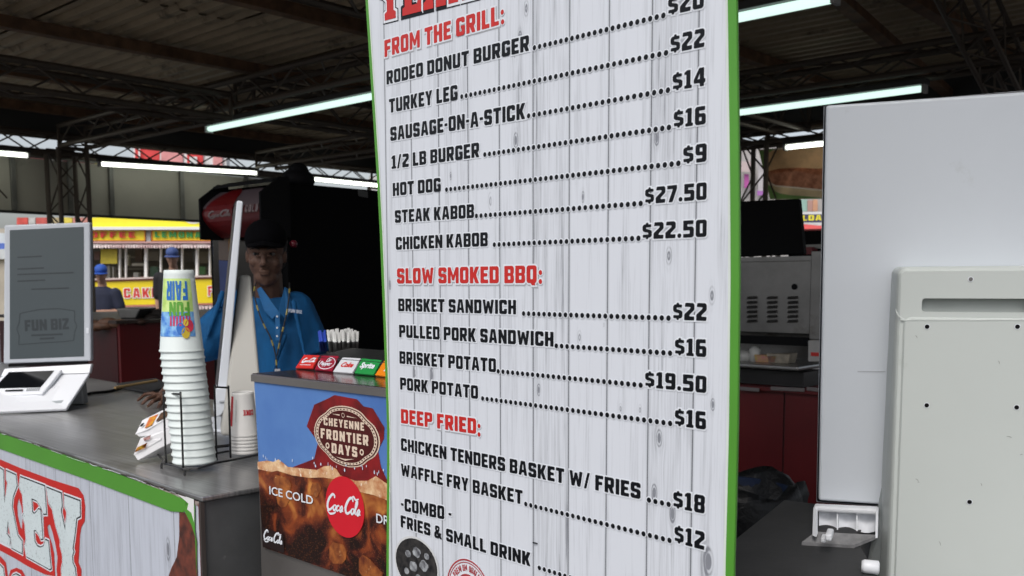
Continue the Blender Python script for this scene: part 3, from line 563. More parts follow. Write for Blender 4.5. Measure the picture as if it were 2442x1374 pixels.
# text, left/right ends of its baseline, cap height in photo px at the left, first/last dot, price, its baseline ends, its cap height
ROWS = [
 ('RODEO DONUT BURGER', (922.9, 202.3), (1262.8, 121.2), 32, (1275.6, 114.2), (1583.1, 37.3), '$20', (1594, 37.6), (1679.3, 18.5), 44),
 ('TURKEY LEG', (929.1, 269.9), (1092.1, 237.8), 33, (1102.3, 230.6), (1589.5, 126.5), '$22', (1599.8, 128.1), (1680.9, 111.4), 43),
 ('SAUSAGE-ON-A-STICK', (932, 336.8), (1253.6, 283.8), 33, (1261.8, 276.5), (1593.9, 215.4), '$14', (1604.8, 217.4), (1683, 204.1), 43),
 ('1/2 LB BURGER', (934.9, 403.2), (1143.9, 374.6), 31.5, (1157.3, 368.8), (1596.5, 304.2), '$16', (1607.3, 306), (1684, 296.1), 42.5),
 ('HOT DOG', (937.8, 467.8), (1051.9, 456.7), 31, (1065.9, 452.4), (1618.9, 389.8), '$9', (1630, 391.6), (1685.9, 385.4), 43),
 ('STEAK KABOB', (942.8, 531.8), (1131.4, 519.6), 30, (1137.2, 515.2), (1529, 485.3), '$27.50', (1539.2, 487.0), (1685.9, 476), 39),
 ('CHICKEN KABOB', (945.1, 595.9), (1164.3, 587.1), 30, (1180, 583.6), (1523.7, 568.3), '$22.50', (1533, 571), (1685.9, 564.8), 39),
 ('BRISKET SANDWICH', (951, 742), (1231.8, 749.9), 30, (1249.8, 747.8), (1595.3, 758.7), '$22', (1605.8, 762.8), (1685.9, 765.4), 41),
 ('PULLED PORK SANDWICH', (953, 804.3), (1321.1, 827), 29.7, (1327.8, 824.7), (1599.1, 842.2), '$16', (1610.2, 846.7), (1685.3, 851.8), 41),
 ('BRISKET POTATO', (953.8, 866.9), (1183.8, 888.1), 29.5, (1189.3, 885.5), (1529, 918.5), '$19.50', (1539.2, 923.1), (1685.3, 937.7), 38.5),
 ('PORK POTATO', (955.3, 928.9), (1141, 951.6), 29, (1152, 950.1), (1599.2, 1009.7), '$16', (1610.1, 1014.9), (1684.5, 1024.8), 41.5),
 ('CHICKEN TENDERS BASKET W/ FRIES', (957.3, 1073.9), (1528.4, 1190.6), 29.5, (1548.6, 1192.4), (1595.6, 1202.6), '$18', (1606.2, 1210.7), (1681.5, 1225.2), 42),
 ('WAFFLE FRY BASKET', (957.3, 1133.9), (1247.2, 1203.2), 29, (1255, 1202), (1597.7, 1288.5), '$12', (1609.2, 1293), (1680.9, 1312), 42),
 ('-COMBO -', (957.3, 1217), (1077.8, 1242.7), 30, None, None, None, None, None, 0),
 ('FRIES & SMALL DRINK', (956.7, 1256.9), (1266.2, 1351.2), 28.6, (1287.3, 1354.2), (1600, 1452), None, None, None, 0)]
HW = .0021
for (tx, a, b_, h, d0, d1, pt, pa, pb, ph) in ROWS:
    ink, halo = Print(), Print()
    f, L = seg_frame(a, b_, PLB, BN); letter(f, tx, L, vlen(a, h, PLB), ink=ink, halo=halo, hw=HW)
    if d0: dots(d0, d1, ink, halo, SP, RD)
    if pt: f, L = seg_frame(pa, pb, PLB, BN); letter(f, pt, L, vlen(pa, ph, PLB), ink=ink, halo=halo, hw=HW, gap=1.2)
    halo.done('letter_outline', HALO, board); ink.done('menu_line', BLACK, board, 'black line reading %s%s' % (tx.lower().replace('-combo -', 'combo').replace('1/2', 'half'), (' '+pt) if pt else ''))
SHD = mat('printed soft shadow grey', (.42, .43, .46), .4)
for tx, a, b_, h, cs in (('FROM THE GRILL', (918, 136.8), (1190.7, 59.8), 40, ((1199, 29.5), (1199.8, 52.7))), ('SLOW SMOKED BBQ', (948, 676.3), (1280.7, 675.1), 36, ((1290, 650), (1290, 671.5))), ('DEEP FRIED', (957.3, 1008.8), (1136.6, 1035.3), 33.8, ((1143.5, 1016), (1143.5, 1036)))):
    ink, halo, sh = Print(), Print(), Print()
    f, L = seg_frame(a, b_, PLB, BN); hh = vlen(a, h, PLB); letter(f, tx, L, hh, ink=ink, halo=halo, hw=HW*1.25)
    f2 = Frame(f.o+f.ex*.0016-Z*.0022, f.ex, f.ey, BN); letter(f2, tx, L, hh, halo=sh, hw=HW*1.3, lay=.00015)
    for c in cs:
        o = onp(*c, *PLB); fc = Frame(o, DD*-1, Z, BN); ink.disc(fc, 0, 0, RD*1.0, layer=.0013); halo.disc(fc, 0, 0, RD*1.5, layer=.0009)
    sh.done('heading_shadow', SHD, board); halo.done('letter_outline', HALO, board); ink.done('menu_heading', REDP, board, 'red heading reading '+tx.lower())
# slab-serif name at the top, mostly above the picture
def slabify(P, Hh): return P
SG = {'T': (9, [(2, 0), (7, 0), (7, 1.6), (6, 2), (6, 4.6), (6.6, 5), (6, 5.4), (6, 7.8), (7, 7.6), (7.4, 6.4), (9, 6.4), (9, 10), (0, 10), (0, 6.4), (1.6, 6.4), (2, 7.6), (3, 7.8), (3, 5.4), (2.4, 5), (3, 4.6), (3, 2), (2, 1.6)]),
      'E': (8, [(0, 0), (8, 0), (8, 3.2), (6.6, 3.2), (6.2, 2), (4, 2), (4, 4), (4.8, 4), (5, 3.4), (6, 3.4), (6, 6.6), (5, 6.6), (4.8, 6), (4, 6), (4, 8), (6, 8), (6.4, 6.9), (7.8, 6.9), (7.8, 10), (0, 10), (0, 8.3), (1, 8), (1, 5.4), (.5, 5), (1, 4.6), (1, 2), (0, 1.7)]),
      'X': (9, [(0, 0), (4, 0), (4, 1.6), (3.5, 2), (4.5, 3.6), (5.5, 2), (5, 1.6), (5, 0), (9, 0), (9, 1.7), (8.2, 2), (6.2, 5), (8.2, 8), (9, 8.3), (9, 10), (5, 10), (5, 8.4), (5.5, 8), (4.5, 6.4), (3.5, 8), (4, 8.4), (4, 10), (0, 10), (0, 8.3), (.8, 8), (2.8, 5), (.8, 2), (0, 1.7)]),
      'A': (9, [(0, 0), (3.8, 0), (3.8, 1.7), (3.3, 2), (3.6, 3), (5.4, 3), (5.7, 2), (5.2, 1.7), (5.2, 0), (9, 0), (9, 1.7), (8.3, 2), (6.2, 10), (2.8, 10), (.7, 2), (0, 1.7)]),
      'S': (8, [(0, 0), (1.4, 0), (1.8, .6), (3, 0), (6.5, 0), (8, 1.6), (8, 4.6), (6.8, 5.8), (3.4, 6.4), (3.4, 7.8), (5.4, 7.8), (6, 6.6), (7.6, 6.6), (7.6, 10), (6.4, 10), (6, 9.4), (5, 10), (1.8, 10), (.4, 8.6), (.4, 6), (1.4, 4.8), (5, 4), (5, 2.2), (2.6, 2.2), (1.8, 3.6), (0, 3.6)])}
f, _ = seg_frame((918, 50), (1189, -20), PLB, BN); hh = vlen((918, 50), 100, PLB); x = -.012
red, wh, bk = Print(), Print(), Print()
for i, c in enumerate('TEXAS'):
    gw, o = SG[c]; k = hh/10; P = [(x+px_*k*.92, py_*k) for px_, py_ in o]
    red.poly(f, P, layer=.0016); wh.poly(f, P, layer=.0011+.0001*(i % 2), off=.0045); bk.poly(f, P, layer=.0006+.0001*(i % 2), off=.0062); x += (gw*.92+.9)*k
bk.done('name_outline', BLACK, board); wh.done('name_rim', HALO, board); red.done('name_lettering', REDP, board, 'red slab lettering reading texas')
# pictures at the foot of the board: iced drink and round quality stamp; staple
fd = Frame(onp(994, 1346, *PLB), -DD, Z, BN); rr = vlen((994, 1346), 66, PLB)
Print().disc(fd, 0, 0, rr*1.28, rr*1.0, .0015, 36).done('cup_rim_picture', mat('cup print', (.62, .63, .64), .4, var=.1), board)
Print().disc(fd, 0, 0, rr*1.19, rr*.92, .0019, 36).done('drink_picture', mat('cola print', (.045, .042, .04), .35, var=.9, scale=90, col2=(.008, .008, .01)), board)
icep = Print()
for (x, y, s_, a_) in ((.05, .45, .30, .4), (-.45, .3, .22, 1.1), (.45, .05, .32, .2), (-.15, -.1, .30, .9), (.15, -.5, .28, .3), (-.55, -.35, .2, .6), (.62, .42, .2, 1.3)):
    icep.poly(fd, rounded([(rr*(x+s_*cos(a_+k*pi/2)), rr*(y+s_*.8*sin(a_+k*pi/2))) for k in range(4)], rr*.08), layer=.0022)
icep.done('ice_picture', mat('ice print', (.42, .44, .46), .35, var=.8, scale=90, col2=(.07, .07, .08)), board)
fs_ = Frame(onp(1118, 1412, *PLB), -DD, Z, BN); r1 = vlen((1118, 1412), 78, PLB)
st = Print(); st.ring(fs_, 0, 0, r1*.95, r1, .0018, 60); st.ring(fs_, 0, 0, r1*.88, r1*.91, .0018, 60); st.disc(fs_, 0, 0, r1*.55, layer=.0018, n=40)
Print().disc(fs_, 0, 0, r1*1.02, layer=.0012, n=48).done('stamp_ground', HALO, board)
for i, c in enumerate('PREMIUM QUALITY'):
    if c == ' ': continue
    an = pi/2+.98-i*.14; rr2 = r1*.64; o = fs_(rr2*cos(an), rr2*sin(an)); ex = (-DD)*sin(an)-Z*cos(an)*1.0; ey = (-DD)*cos(an)+Z*sin(an)
    letter(Frame(o-ex*r1*.05, ex, ey, BN), c, r1*.085*(G[c][0]/7), r1*.19, ink=st, lay=.0014, rnd=0)
st.done('quality_stamp', mat('stamp red', (.42, .05, .06), .4, var=.2, scale=60), board)
slab('staple', [onp(x, y, *PLB)+BN*.001 for x, y in ((1273, 1292), (1283, 1295), (1283, 1297), (1273, 1294))], BN*.002, BLACK, board)

# ================================================================== LEFT COUNTER
ZC = 1.07
CR = onz(482, 1184, ZC); CLp = onz(0, 1024, ZC)
ad = (CLp-CR).normalized(); bd_ = V((ad.y, -ad.x, 0)); bd_ = bd_ if bd_.y > 0 else -bd_
S0 = CR.dot(B); T0 = CR.dot(A)
CQ = lambda a, b, z: V((CR.x, CR.y, 0))+ad*a+bd_*b+Z*z
counter = thing('serving_counter', 'steel topped serving counter with green strip and turkey lettering on its front', 'counter', CQ(2, .4, 0))
CD, CLN = .93, 4.6
slab('top', [CQ(-.006, -.004, ZC-.012), CQ(-.006, CD, ZC-.012), CQ(CLN, CD, ZC-.012), CQ(CLN, -.004, ZC-.012)], (0, 0, .012), mat('counter steel', (.56, .56, .565), .30, metal=.75, var=.45, scale=1.6, stretch=(1, 1, 1), bump=.12, dirt=((.36, .355, .34), 3, .5), streak=True), counter, bevel=.003)
slab('body', [CQ(.004, .004, 0), CQ(.004, CD-.02, 0), CQ(CLN, CD-.02, 0), CQ(CLN, .004, 0)], (0, 0, ZC-.014), mat('counter end grey', (.085, .087, .09), .5, var=.35, scale=5, dirt=((.17, .17, .17), 16, .66)), counter, bevel=.002)
TE = T0+CLN
# printed front
FC = Frame(CQ(0, 0, 0), -ad, Z, -bd_)
def fcp(x, y): p = onp(x, y, CR, bd_); return ((p-FC.o).dot(FC.ex), p.z)
q = []; zc0, zc1 = .0, ZC-.02
vs = [FC(-(TE-T0), zc0, .002), FC(-.006, zc0, .002), FC(-.006, zc1, .002), FC(-(TE-T0), zc1, .002)]
kk = [(fcp(360, 1150)[0], fcp(360, 1150)[1], .012), (fcp(120, 1200)[0], fcp(120, 1200)[1], .014), (fcp(405, 1310)[0], fcp(405, 1310)[1], .014)]
g0 = fcp(308, 1150)[0]; g1 = fcp(216, 1150)[0]
PLK2 = planks('printed planks of the counter', abs(g0-g1), kk, off=-g0, tone=(.48, .51, .58), dark=(.19, .20, .23))
part('printed_front', vs, [[0, 1, 2, 3]], PLK2, counter, uvs=[(-(TE-T0), zc0), (0, zc0), (0, zc1), (-(TE-T0), zc1)])
gp = [(-400, 903), (0, 1031), (216, 1104), (413, 1177), (438, 1188), (450, 1192), (442, 1221), (412, 1219), (216, 1145), (0, 1069), (-400, 930)]
Print().poly(FC, [fcp(*p) for p in gp], layer=.005).done('green_strip', GREEN, counter)
Print().poly(FC, [fcp(*p) for p in ((455, 1190), (466, 1188), (470, 1210), (470, 1262), (474, 1374), (474, 1290), (462, 1252), (447, 1222), (442, 1215))], layer=.0055).done('green_strip', GREEN, counter)
Print().poly(FC, [fcp(*p) for p in ((428, 1178), (452, 1184), (468, 1190), (469, 1246), (462, 1222), (452, 1214), (455, 1200), (444, 1190))], layer=.0062).done('torn_vinyl', mat('torn vinyl', (.75, .75, .74), .6), counter)
Print().poly(FC, [fcp(*p) for p in ((431, 1220), (445, 1222), (462, 1250), (472, 1288), (476, 1400), (480, 1480), (400, 1480), (405, 1374), (412, 1355), (425, 1328), (431, 1280))], layer=.004).done('smoked_meat_picture', mat('smoked meat print', (.20, .05, .03), .4, var=.7, scale=35, col2=(.05, .018, .014), dirt=((.36, .16, .06), 40, .66)), counter)
edg = Print()
for z0_, l_, c_ in ((ZC-.020, .006, None),):
    part('edge_strip', [FC(-(TE-T0), ZC-.0255, .0035), FC(0, ZC-.0255, .0035), FC(0, ZC-.014, .0035), FC(-(TE-T0), ZC-.014, .0035)], [[0, 1, 2, 3]], mat('edge strip maroon', (.13, .06, .05), .5, var=.6, scale=60, col2=(.45, .42, .38)), counter)
slab('corner_trim', [FC(-.006, 0, .006), FC(.002, 0, .006), FC(.002, ZC-.014, .006), FC(-.006, ZC-.014, .006)], bd_*.01, mat('corner trim', (.09, .075, .07), .4, metal=.5), counter)
slab('corner_trim', [FC(-.013, 0, .004), FC(-.0075, 0, .004), FC(-.0075, ZC-.02, .004), FC(-.013, ZC-.02, .004)], bd_*.003, mat('corner trim maroon', (.16, .03, .03), .4), counter)
z4 = lambda x, y: fcp(x/4.377, 1060+y/4.377)
RO = [(-300, 60), (0, 150), (210, 240), (450, 330), (560, 370), (830, 455), (882, 530), (900, 640), (895, 800), (860, 860), (845, 950), (835, 1150), (830, 1230), (860, 1300), (860, 1700), (640, 1700), (600, 1300), (612, 1180), (590, 1050), (560, 920), (530, 830), (505, 850), (515, 930), (550, 1030), (575, 1140), (585, 1374), (480, 1355), (300, 1270), (150, 1180), (0, 1100), (-300, 960)]
random.seed(11)
for nm, l_, wd_, mm, st_ in (('worn_edge', .0072, .0016, HALO, 0), ('worn_edge', .0068, .0022, mat('edge grime', (.09, .05, .035), .6, var=.6, scale=80), 1)):
    wp = Print(); x = -60
    while x < 430:
        L_ = random.uniform(8, 46); y0 = 1029+(x)*.344; y1 = 1029+(x+L_)*.344
        wp.ribbon(FC, [fcp(x, y0+random.uniform(-1, 2)-2*st_), fcp(x+L_*.5, (y0+y1)/2+random.uniform(-1, 2.5)-2*st_), fcp(x+L_, y1+random.uniform(-1, 2)-2*st_)], wd_*random.uniform(.5, 1.3), l_, k=3); x += L_+random.uniform(2, 30 if st_ == 0 else 12)
    wp.done(nm, mm, counter)['kind'] = 'stuff'
red = Print(); red.poly(FC, [z4(*p) for p in RO], [[z4(*p) for p in [(205, 560), (232, 640), (245, 760), (240, 880), (222, 860), (195, 740), (190, 640)]]], layer=.003)
LE = [(228, 340), (480, 435), (500, 720), (468, 722), (440, 650), (400, 585), (345, 560), (352, 700), (370, 725), (395, 705), (415, 675), (438, 680), (462, 980), (440, 985), (420, 935), (385, 890), (368, 895), (378, 1010), (405, 1060), (440, 1075), (470, 1060), (490, 995), (520, 1010), (548, 1290), (535, 1300), (290, 1165), (272, 1065), (288, 1000), (275, 830), (250, 745), (262, 720), (250, 520), (215, 440)]
LY = [(503, 450), (655, 510), (663, 640), (652, 690), (695, 885), (715, 740), (712, 690), (690, 640), (688, 530), (850, 590), (852, 745), (815, 765), (795, 950), (775, 1085), (785, 1110), (770, 1160), (775, 1230), (800, 1290), (815, 1450), (815, 1600), (670, 1600), (658, 1300), (672, 1240), (668, 1140), (645, 1060), (648, 1000), (600, 850), (560, 660), (522, 600)]
LK = [(80, 275), (180, 320), (192, 430), (150, 540), (140, 650), (170, 800), (200, 950), (245, 1010), (245, 1135), (135, 1075), (130, 1000), (97, 790), (85, 930), (120, 980), (115, 1060), (-110, 950), (-120, 840), (-80, 820), (-90, 400), (-130, 340), (-130, 180), (10, 245), (50, 270), (52, 380), (62, 610), (95, 400), (80, 360)]
LL = [(-70, 1235), (10, 1252), (48, 1290), (60, 1374), (60, 1600), (-70, 1600)]
LS = [(130, 1400), (150, 1365), (185, 1352), (225, 1375), (240, 1430), (240, 1600), (130, 1600)]
wh, bk, fl = Print(), Print(), Print()
for i, P in enumerate((LK, LE, LY, LL, LS)):
    Q = [z4(*p) for p in P]; fl.poly(FC, Q, layer=.0046+.0001*i); bk.poly(FC, Q, layer=.0039+.00006*i, off=.0040); wh.poly(FC, Q, layer=.0034+.00006*i, off=.0088)
for P in ([(-90, 1150), (20, 1168), (70, 1230), (92, 1374), (92, 1700), (-90, 1700)], [(100, 1380), (120, 1310), (180, 1285), (240, 1310), (275, 1374), (285, 1700), (100, 1700)]): red.poly(FC, [z4(*p) for p in P], layer=.0032)
xk, yk = z4(-130, 180); hk = yk-z4(-120, 950)[1]; wk_ = hk*2.05; xo = xk-wk_-.022; fT = Frame(FC(xo, yk-hk*.99, 0), FC.ex, Z, FC.n)
letter(fT, 'TUR', wk_, hk, ink=fl, lay=.0048, rnd=0, gap=1.4); letter(fT, 'TUR', wk_, hk, halo=bk, hw=.0040, lay=.0041, gap=1.4); letter(fT, 'TUR', wk_, hk, halo=wh, hw=.0088, lay=.0036, gap=1.4)
x9, y9 = z4(-300, 60); x8, y8 = z4(-300, 960); red.poly(FC, [(xo-.05, yk+.035), (x9, y9), (x8, y8), (xo-.05, yk-hk-.04)], layer=.0026)
red.done('lettering_ground', REDP, counter); wh.done('letter_rim', HALO, counter); bk.done('letter_outline', BLACK, counter)
fl.done('lettering', mat('speckled letter print', (.60, .68, .70), .45, var=.05, dirt=((.07, .08, .09), 120, .57)), counter, 'pale speckled slab letters of the word turkey')

# ================================================================== RIGHT COUNTER
rc = thing('right_counter', 'counter with dark rubber top beneath the big white screen', 'counter', S(1.6, .2, 0))
rcp = [onz(1870, 1212, ZC-.02), onz(1945, 1222, ZC-.02), onz(2112, 1240, ZC-.02), onz(2037, 1300, ZC-.02), onz(2098, 1410, ZC-.02), onz(2150, 1500, ZC-.02), onz(1640, 1500, ZC-.02), onz(1680, 1369, ZC-.02)]
slab('top', rcp, (0, 0, .02), RUBBER, rc, bevel=.003)
cm = sum(rcp, V())/len(rcp); slab('body', [V((p.x*.97+cm.x*.03, p.y*.97+cm.y*.03, 0)) for p in rcp], (0, 0, ZC-.022), mat('right counter body', (.10, .10, .10), .5), rc)

# ================================================================== SMALL SCREEN KIOSK AT LEFT
KY = 3.93
KP = ony(110, 866, KY); kd = V((cos(radians(6)), sin(radians(6)), 0)); KN = V((kd.y, -kd.x, 0))
kp = lambda x, y: onp(x, y, KP, KN)
kio = thing('order_kiosk', 'white self order screen standing at the left end of the steel counter', 'kiosk', V((KP.x, KP.y, ZC)))
fr = Frame(kp(10, 868), kd, Z, KN)
slab('screen_frame', [kp(10, 537), kp(215, 530), kp(217, 861), kp(8, 868)], -KN*.035, mat('kiosk frame plastic', (.50, .53, .58), .35, var=.04), kio, bevel=.006, seg=3)
Kp = Print()
def kq(pts): return [((kp(*p)-fr.o).dot(fr.ex), (kp(*p)-fr.o).z) for p in pts]
SCR = mat('switched off screen', (.060, .078, .088), .30, var=.12, scale=1.5, spec=.6)
Print().poly(fr, kq([(23.5, 549), (200, 541), (200.6, 850), (23.5, 857)]), layer=.0010).done('screen', SCR, kio)
inkS = mat('faint screen image', (.030, .038, .045), .30, var=.05, spec=.6)
lg = Print()
def kl(pts, wd): lg.ribbon(fr, kq(pts), wd, .0016, k=2)
bd = [(48, 748), (60, 745), (95, 738), (140, 736), (168, 740), (178, 742), (178, 765), (184, 778), (178, 792), (176, 812), (150, 815), (95, 818), (45, 822), (46, 800), (40, 785), (46, 770), (48, 748)]
for i in range(len(bd)-1): kl([bd[i], bd[i+1]], .003)
lg.done('screen_badge_outline', inkS, kio); lg = Print()
f = Frame(kp(60, 790), (kp(165, 785)-kp(60, 790)).normalized(), Z, KN)
letter(f, 'FUN BIZ', (kp(165, 785)-kp(60, 790)).length, .045, ink=lg, lay=.0014, rnd=0)
for (x0, y0, x1, y1) in ((75, 800, 150, 797), (95, 808, 130, 806), (42, 614, 100, 611), (42, 642, 105, 639), (42, 655, 176, 650), (42, 671, 108, 668), (75, 690, 165, 687)): kl([(x0, y0), (x1, y1)], .005 if y0 < 700 else .007)
lg.done('screen_badge', inkS, kio)
slab('side_label', [kp(206, 782)+KN*.001, kp(212, 782)+KN*.001, kp(212, 795)+KN*.001, kp(206, 795)+KN*.001], KN*.001, HALO, kio)
# hinge, sloping base plate
slab('hinge', [kp(20, 869), kp(205, 862), kp(205, 868), kp(20, 875)], -KN*.03, MBLACK, kio)
b0, b1 = kp(10, 879)-KN*.0, kp(218, 868)
c1 = kp(217, 889)+KN*.02; c0 = kp(6, 897)+KN*.02
g1 = onz(158, 974, ZC+.014); g0 = onz(-62, 984, ZC+.014)
PLN = (c0+c1)/2
pn = (c1-c0).cross(g1-c1).normalized(); pn = pn if pn.z > 0 else -pn
q = MB(); dn = V((0, .012, -.012))
q.prism([b0, b1, c1, c0], V((0, .022, -.003))).prism([c0, c1, g1, g0], -pn*.014)
q.done('base_plate', WHITE, kio, bevel=.004, seg=3)
slab('support', [kp(40, 885)-KN*.01, kp(190, 878)-KN*.01, V((kp(190, 878).x, kp(190, 878).y, ZC+.002))-KN*.03, V((kp(40, 885).x, kp(40, 885).y, ZC+.002))-KN*.03], -KN*.06, mat('kiosk support grey', (.25, .26, .27), .5), kio, bevel=.006)
bp_ = lambda x, y, l=0.: onp(x, y, g1, pn)+pn*l
z9 = lambda x, y, l=0.: bp_(x/9.16, 850+y/9.16, l)
rd = slab('card_reader', [z9(170, 410, .022), z9(1390, 370, .022), z9(960, 890, .020), z9(-200, 950, .020)], -pn*.016, WHITE, kio, bevel=.004)
part('reader_screen', [z9(240, 440, .0235), z9(1220, 405, .0235), z9(920, 765, .0215), z9(-100, 790, .0215)], [[0, 1, 2, 3]], mat('black glass', (.004, .005, .007), .08, var=0, spec=.8), rd)
part('card_slot', [z9(165, 828, .0235), z9(545, 815, .0235), z9(525, 850, .0235), z9(145, 860, .0235)], [[0, 1, 2, 3]], MBLACK, rd)
q = MB()
for i in range(7):
    for j in range(2):
        x = 625+i*42-j*12; y = 790+j*34-i*1.5; q.prism([z9(x, y, .021), z9(x+26, y-1, .021), z9(x+22, y+20, .021), z9(x-4, y+21, .021)], pn*.0022)
q.done('keypad', mat('keypad grey', (.30, .32, .34), .5), rd)
part('base_label', [z9(1105, 985, .001), z9(1395, 958, .001), z9(1345, 1022, .001), z9(1055, 1045, .001)], [[0, 1, 2, 3]], mat('base label grey', (.33, .36, .38), .5), kio)
# cable behind it
q = MB(); q.tube(smoothpts([onz(175, 950, ZC+.006), onz(215, 938, ZC+.006), onz(262, 933, ZC+.006), onz(300, 922, ZC+.006), onz(335, 918, ZC+.006)]), .006, 8)
tag(q.done('power_cable', MBLACK, smooth=True), 'black cable lying on the steel counter behind the small screen', 'cable')
mt = thing('counter_mat', 'black mat with a wooden edge strip beside the worker\'s hand', 'mat', onz(335, 922, ZC))
slab('mat_sheet', [onz(278, 918, ZC+.004), onz(372, 905, ZC+.004), onz(405, 925, ZC+.004), onz(356, 938, ZC+.004), onz(298, 928, ZC+.004)], (0, 0, .008), RUBBER, mt)
rod('wooden_edge', onz(274, 925, ZC+.016), onz(374, 908, ZC+.016), .007, mat('pale wood', (.45, .30, .13), .6, var=.2), mt, 8)

# ================================================================== SECOND KIOSK, SEEN EDGE-ON
k2 = thing('edge_on_kiosk', 'white self order screen seen edge-on behind the tall cup stack', 'kiosk', onz(545, 1035, ZC))
kb = V((-.30, .954, 0))
fy = lambda x, y, Y: ony(x, y, Y)
KW = mat('kiosk side white', (.58, .61, .66), .35, var=.04); KG = mat('kiosk housing beige grey', (.40, .39, .36), .55, var=.08, scale=4)
slab('screen', [fy(565, 478, 2.95), fy(580, 480, 2.95), fy(541, 940, 2.95), fy(518, 940, 2.95)], kb*.30, KW, k2, bevel=.005, seg=3)
slab('screen_edge_seam', [fy(562.5, 482, 2.957), fy(565, 480, 2.957), fy(518, 938, 2.957), fy(515, 938, 2.957)], kb*.29, mat('seam grey', (.05, .05, .055), .4), k2)
q = MB(); q.prism([fy(573, 656, 3.03), fy(598, 656, 3.03), fy(632, 1040, 2.87), fy(526, 1040, 2.87)], V((-.05, .16, 0))); q.done('housing', KG, k2, bevel=.01, seg=3)
foot = [(516, 925), (541, 925), (542, 950), (538, 975), (528, 990), (513, 998), (509, 975)]
slab('foot', [fy(x, y, 2.93) for x, y in foot], kb*.1, KW, k2, bevel=.004)
slab('foot_seam', [fy(523, 956, 2.925), fy(541, 954, 2.925), fy(541, 958, 2.925), fy(523, 960, 2.925)], kb*.01, mat('seam pale', (.40, .42, .45), .4), k2)
slab('base_plate', [onz(505, 1030, ZC+.001), onz(640, 1045, ZC+.001), onz(640, 1000, ZC+.001), onz(505, 1000, ZC+.001)], (0, 0, .01), KW, k2, bevel=.003)

# ================================================================== BIG KIOSK AT RIGHT, SEEN FROM BEHIND
ra = V((.923, -.385, 0)).normalized(); rn = V((-.385, -.923, 0)).normalized()
RP = ony(1960, 700, 1.985)
rp = lambda x, y, l=0.: onp(x, y, RP, rn)+rn*l
def rpd(x, y, l): return onp(x, y, RP+rn*l, rn)
k3 = thing('large_order_kiosk', 'large white self order kiosk seen from behind on the right counter', 'kiosk', V((rp(2300, 1200).x, rp(2300, 1200).y, ZC)))
slab('screen_back', [rp(1969, 251), rp(2663, 203), rp(2655, 1243), rp(1951, 1194)], -rn*.022, PANELW, k3, bevel=.006, seg=3)
slab('screen_bezel', [rpd(1965.5, 252, -.026), rpd(2668, 200, -.026), rpd(2660, 1246, -.026), rpd(1947.5, 1196, -.026)], -rn*.018, mat('black bezel', (.02, .022, .03), .3), k3, bevel=.003)
slab('bezel_rim', [rpd(1964.3, 254, -.046), rpd(2669, 198, -.046), rpd(2661, 1248, -.046), rpd(1946.5, 1198, -.046)], -rn*.006, KW, k3, bevel=.002)
slab('seam', [rp(2045, 885, .0004), rp(2112, 885, .0004), rp(2112, 887, .0004), rp(2045, 887, .0004)], rn*.0004, mat('panel seam', (.48, .50, .54), .4), k3)
# back housing with grip slot and screws
HD = .105
hf = lambda x, y, l=0.: rpd(x, y, HD+l)
ho = hf(2310, 1050); fh = Frame(ho, ra, Z, rn)
def hq(x, y): p = hf(x, y)-ho; return (p.dot(ra), p.z)
def rr4(x0, y0, x1, y1, r, n=5):
    a = hq(x0, 950)[0]; b_ = hq(2310, y1)[1]; c = hq(x1, 950)[0]; d = hq(2310, y0)[1]; out = []
    for (cx, cy, a0) in ((c-r, d-r, 0), (a+r, d-r, pi/2), (a+r, b_+r, pi), (c-r, b_+r, 1.5*pi)):
        out += [(cx+r*cos(a0+k*pi/2/n), cy+r*sin(a0+k*pi/2/n)) for k in range(n+1)]
    return out
outer = rr4(2139, 646, 2512, 2450, .010)
slot = rr4(2190, 712, 2442, 745, .006, 4)
def ringfaces(q, pa, pb, fa, fb):
    n = len(pa); q.add([fa(*p) for p in pa]+[fb(*p) for p in pb], [[i, (i+1) % n, n+(i+1) % n, n+i] for i in range(n)])
q = MB()
loops = [[V((x, y, 0)) for x, y in outer], [V((x, y, 0)) for x, y in slot[::-1]]]
fl_ = [p for l in loops for p in l]
q.add([fh(p.x, p.y, 0) for p in fl_], [list(t) for t in tessellate_polygon(loops)])
mid = offs(outer, .004); bot = [(p[0]+(-.014 if p[0] < 0 else .014)*1.0+(-.010*max(0, .4-p[1])*1.3 if p[0] < 0 else 0), p[1]+(.006 if p[1] > 0 else 0)) for p in mid]
ringfaces(q, outer, mid, lambda x, y: fh(x, y, 0), lambda x, y: fh(x, y, -.003))
mid2 = offs(mid, .004); ringfaces(q, mid, mid2, lambda x, y: fh(x, y, -.003), lambda x, y: fh(x, y, -.010))
ringfaces(q, mid2, [(b[0], b[1]) for b in bot], lambda x, y: fh(x, y, -.010), lambda x, y: fh(x, y, -HD+.0005))
ringfaces(q, slot, slot, lambda x, y: fh(x, y, 0), lambda x, y: fh(x, y, -.022))
q.done('back_housing', GREYW, k3, smooth=False)
Print().poly(fh, slot, layer=-.0215).done('grip_recess', mat('grip recess', (.38, .41, .40), .5), k3)
